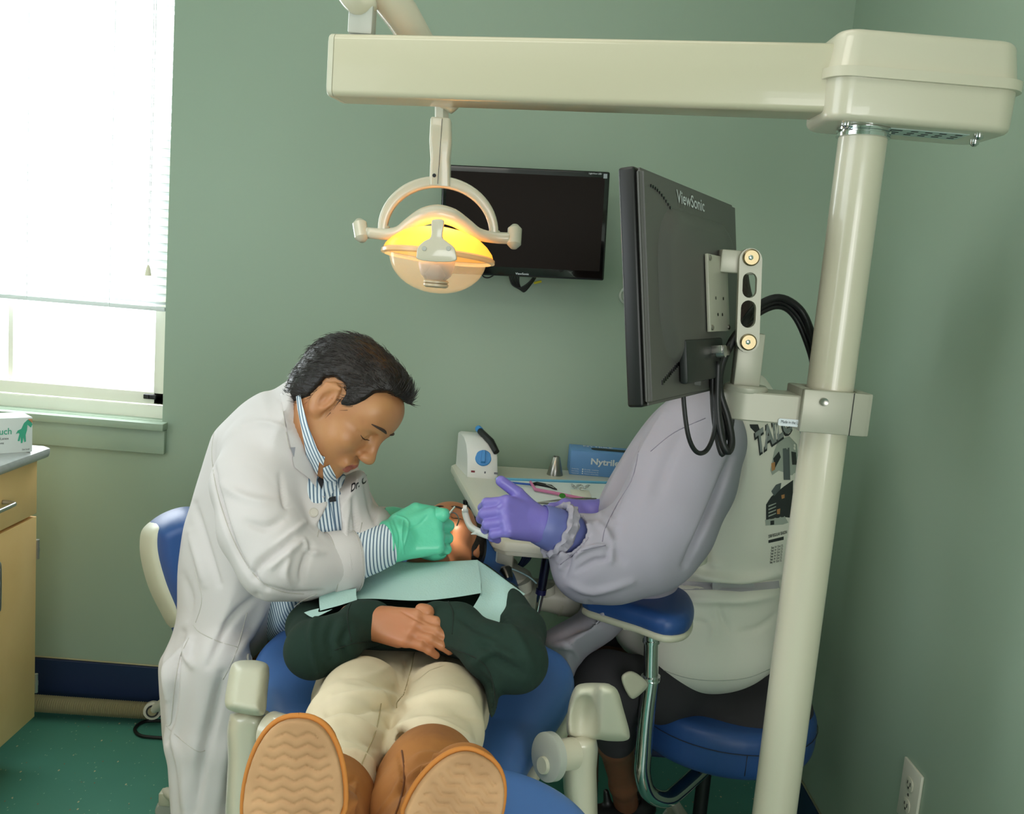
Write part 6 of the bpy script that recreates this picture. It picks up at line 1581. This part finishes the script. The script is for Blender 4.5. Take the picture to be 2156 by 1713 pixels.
# leggings
F_ = Field(.0045)
F_.chain([P(1600, 1448, 2.04), P(1520, 1456, 1.99), P(1400, 1452, 1.92), P(1278, 1440, 1.86)], [.085, .072, .070, .068], k=.02)
F_.chain([P(1278, 1440, 1.86), P(1288, 1510, 1.885), P(1297, 1552, 1.91)], [.068, .052, .045], k=.02, kin=.01)
F_.chain([(.55, 2.12, .54), (.24, 2.14, .53), (.26, 2.18, .34)], [.088, .07, .05], k=.02)
F_.ell(P(1560, 1470, 2.0), (.16, .16, .06), k=.03)
fobj('leggings', F_, LEGG, asn)
F_ = Field(.003); q = P(1322, 1702, 2.06); F_.ell(q+Vector((-.04, -.02, -.02)), (.09, .04, .035), k=.01); F_.ell(q+Vector((.02, .01, .0)), (.05, .038, .035), k=.02); F_.ell(q+Vector((.0, 0, .03)), (.03, .028, .02), k=.004, mode='s')
F_.chain([q+Vector((-.05, -.01, .01)), q+Vector((-.058, -.01, .045))], [.012, .007], k=.01)
fobj('shoe', F_, BLACK, asn)
F_ = Field(.004); F_.ell((.22, 2.2, .05), (.11, .045, .045)); fobj('shoe', F_, BLACK, asn)
# gown: body part in front plus big near sleeve
F_ = Field(.0045)
F_.pillow([(1545, 748), (1562, 755), (1568, 800), (1572, 880), (1558, 960), (1530, 1030), (1490, 1110), (1450, 1180), (1428, 1215), (1432, 1250), (1400, 1290), (1330, 1310), (1290, 1345), (1240, 1380), (1215, 1412), (1208, 1428), (1180, 1412), (1148, 1380), (1136, 1345), (1160, 1322), (1215, 1290), (1228, 1262), (1262, 1180), (1256, 1080), (1270, 1030), (1310, 960), (1350, 900), (1390, 855), (1460, 800), (1520, 770)], lambda px, py: 1.99-.00018*(py-900), .17, .10, k=.01, smooth=3)
F_.chain([P(1470, 930, 1.86), P(1440, 1010, 1.81), P(1400, 1100, 1.765), P(1350, 1150, 1.745), P(1290, 1170, 1.735), P(1238, 1172, 1.725), P(1212, 1140, 1.72)], [.098, .098, .095, .088, .078, .072, .052], k=.03, kin=.03)
F_.chain([P(1235, 1215, 1.72), P(1290, 1200, 1.72), P(1400, 1170, 1.745)], [.040, .050, .055], k=.04, kin=.03)
F_.cone(P(1196, 1122, 1.70), P(1176, 1112, 1.68), .040, .046, k=.006, mode='s')
fw = [([(1182, 1100), (1200, 1160), (1190, 1210)], 5, -.006), ([(1200, 1095), (1230, 1085), (1260, 1090)], 6, -.006), ([(1176, 1180), (1195, 1150), (1215, 1120), (1240, 1105)], 5, .007), ([(1190, 1190), (1215, 1150), (1240, 1125)], 5, -.007), ([(1180, 1195), (1215, 1165), (1250, 1150), (1275, 1150)], 5, .006),
      ([(1215, 1200), (1250, 1180), (1275, 1175), (1280, 1160)], 5, -.006), ([(1270, 1110), (1290, 1140), (1285, 1180)], 7, .006), ([(1300, 1100), (1290, 1150), (1310, 1180)], 10, -.005),
      ([(1380, 880), (1340, 950), (1310, 1010), (1290, 1080)], 9, -.008), ([(1400, 870), (1360, 930), (1330, 1000)], 8, .006), ([(1360, 900), (1320, 960), (1275, 1050), (1258, 1100)], 7, .005),
      ([(1540, 960), (1510, 1040), (1480, 1110), (1440, 1190)], 7, -.010), ([(1440, 900), (1400, 980), (1380, 1050)], 14, -.005), ([(1180, 1340), (1220, 1320), (1270, 1310)], 8, -.006), ([(1160, 1360), (1200, 1360), (1220, 1390)], 8, .006), ([(1240, 1270), (1250, 1300), (1290, 1320)], 6, -.006), ([(1200, 1230), (1250, 1245), (1330, 1225)], 8, .005)]
gw = fobj('gown', F_, GOWN, asn, folds=fw, key='gown')
SEAMG = mat('seam_gown', (132, 128, 142), .9)
for pts in ([(1345, 950), (1330, 1010), (1300, 1060), (1275, 1110), (1268, 1140)], [(1180, 1188), (1210, 1165), (1240, 1155), (1275, 1148)], [(1485, 880), (1420, 910), (1370, 950)]):
    seam('seam', 'gown', pts, .0010, SEAMG, gw)
# gathered cuff edge
g = G(); c0 = P(1190, 1122, 1.715); axc = (P(1150, 1105, 1.70)-P(1190, 1122, 1.715)).normalized(); R_ = []
for t, r in ((.0, .046), (.006, .050), (.014, .047), (.020, .051), (.026, .046), (.024, .040), (.010, .036)):
    f = frame(axc); R_.append([c0+axc*(t+.002*math.sin(11*a+t*300))+f@Vector((0, (r+.0018*math.sin(14*a+t*200))*math.cos(a)*.95, (r+.0018*math.sin(14*a+t*200))*math.sin(a)*1.12)) for a in np.linspace(0, 2*math.pi, 72, endpoint=False)])
g.rings(R_).obj('gathered_cuff', GOWN, gw, sharp=60)
# gloves
F_ = Field(.0022)
A1 = Loc(P(1138, 1102, 1.69), P(1070, 1088, 1.655)-P(1138, 1102, 1.69), (.06, -.80, .58), .96)
hand_field(F_, A1, ((44, 60, 40), (48, 64, 40), (52, 64, 40), (54, 64, 36)), spread=(.02, .0, -.02, -.03), thumb=((.015, .030, -.004), (.052, .054, .000), (.088, .074, -.004)), side=-1, g=.0014, wrist=.036)
F_.chain([P(1150, 1108, 1.70), P(1120, 1100, 1.69)], [.034, .029], k=.01)
fobj('glove', F_, VIOL, asn)
cf = [ringpts(P(1188, 1124, 1.715).lerp(P(1134, 1102, 1.692), t), P(1128, 1102, 1.695)-P(1188, 1124, 1.715), r, r*1.12) for t, r in ((-.5, .036), (0, .039), (.3, .0385), (.6, .037), (.98, .0345), (1.0, .033), (.9, .030))]
G().rings(cf).obj('glove_cuff', VIOLC, asn, sharp=60)
F_ = Field(.0025)
A2 = Loc(P(1262, 1082, 1.93), P(1170, 1084, 1.86)-P(1262, 1082, 1.93), (.0, -.55, .83), 1.0)
hand_field(F_, A2, ((10, 22, 14), (14, 24, 16), (16, 26, 18), (20, 30, 20)), side=1, g=.0014)
F_.chain([P(1300, 1082, 1.96), P(1250, 1082, 1.92)], [.032, .030], k=.01)
fobj('glove', F_, VIOL, asn)
# t-shirt print
PRG = mat('print_grey', (96, 104, 104), .8); PRD = mat('print_charcoal', (48, 52, 52), .8); PRL = mat('print_pale', (170, 176, 166), .8); PRM = mat('print_midgrey', (138, 144, 142), .8); PRO = mat('print_orange', (196, 140, 90), .8)
text_drape('print_lettering', 'tee', 'TAILG', (1594, 958), (27, -19), (-7, -62), PRD, te, bold=.075, lift=.0026)
text_drape('print_lettering', 'tee', 'TAILG', (1595, 955), (27, -19), (-7, -62), PRM, te, bold=.035, lift=.0036)
def pr(poly, m, l=.0008): drape('print_shape', 'tee', poly, l, .0003, m, te, step=9)
pr([(1578, 893), (1596, 893), (1600, 905), (1590, 910), (1580, 900)], PRD)
pr([(1640, 924), (1662, 918), (1678, 935), (1682, 1000), (1665, 1000), (1640, 990), (1626, 1000), (1622, 990), (1630, 950)], PRL)
pr([(1648, 944), (1662, 942), (1664, 1010), (1650, 1010)], PRG, .0012); pr([(1666, 950), (1676, 952), (1678, 978), (1668, 978)], PRD, .0012)
pr([(1628, 965), (1640, 950), (1644, 962), (1632, 985)], PRD, .0012); pr([(1624, 975), (1632, 972), (1632, 988), (1625, 992)], PRO, .0014)
pr([(1624, 1034), (1634, 1020), (1645, 1016), (1643, 1030), (1630, 1044)], PRG, .0012)
pr([(1613, 1062), (1624, 1045), (1650, 1024), (1670, 1010), (1668, 1090), (1650, 1088), (1613, 1094)], PRD); pr([(1645, 1042), (1652, 1040), (1652, 1048), (1646, 1050)], PRO, .0014); pr([(1636, 1072), (1643, 1070), (1642, 1082), (1636, 1082)], PRO, .0014)
for k in range(4): pr([(1618, 1064+k*7), (1634, 1058+k*7), (1634, 1060+k*7), (1618, 1067+k*7)], PRL, .0014)
pr([(1611, 1094), (1652, 1086), (1660, 1100), (1648, 1104), (1612, 1106)], PRL); pr([(1622, 1096), (1630, 1095), (1630, 1104), (1622, 1105)], PRD, .0012)
text_drape('print_lettering', 'tee', '2008 REGULAR SEASON', (1618, 1132), (3.7, -.9), (-.5, -9), PRD, te, bold=.02)
pr([(1618, 1137), (1650, 1129), (1650, 1136), (1618, 1143)], PRD)
for k in range(6): text_drape('print_lettering', 'tee', 'Sep 14  Oct 12', (1624-k*.6, 1155+k*6.2), (4.0, -.8), (-.5, -6.5), PRD, te, bold=.02)
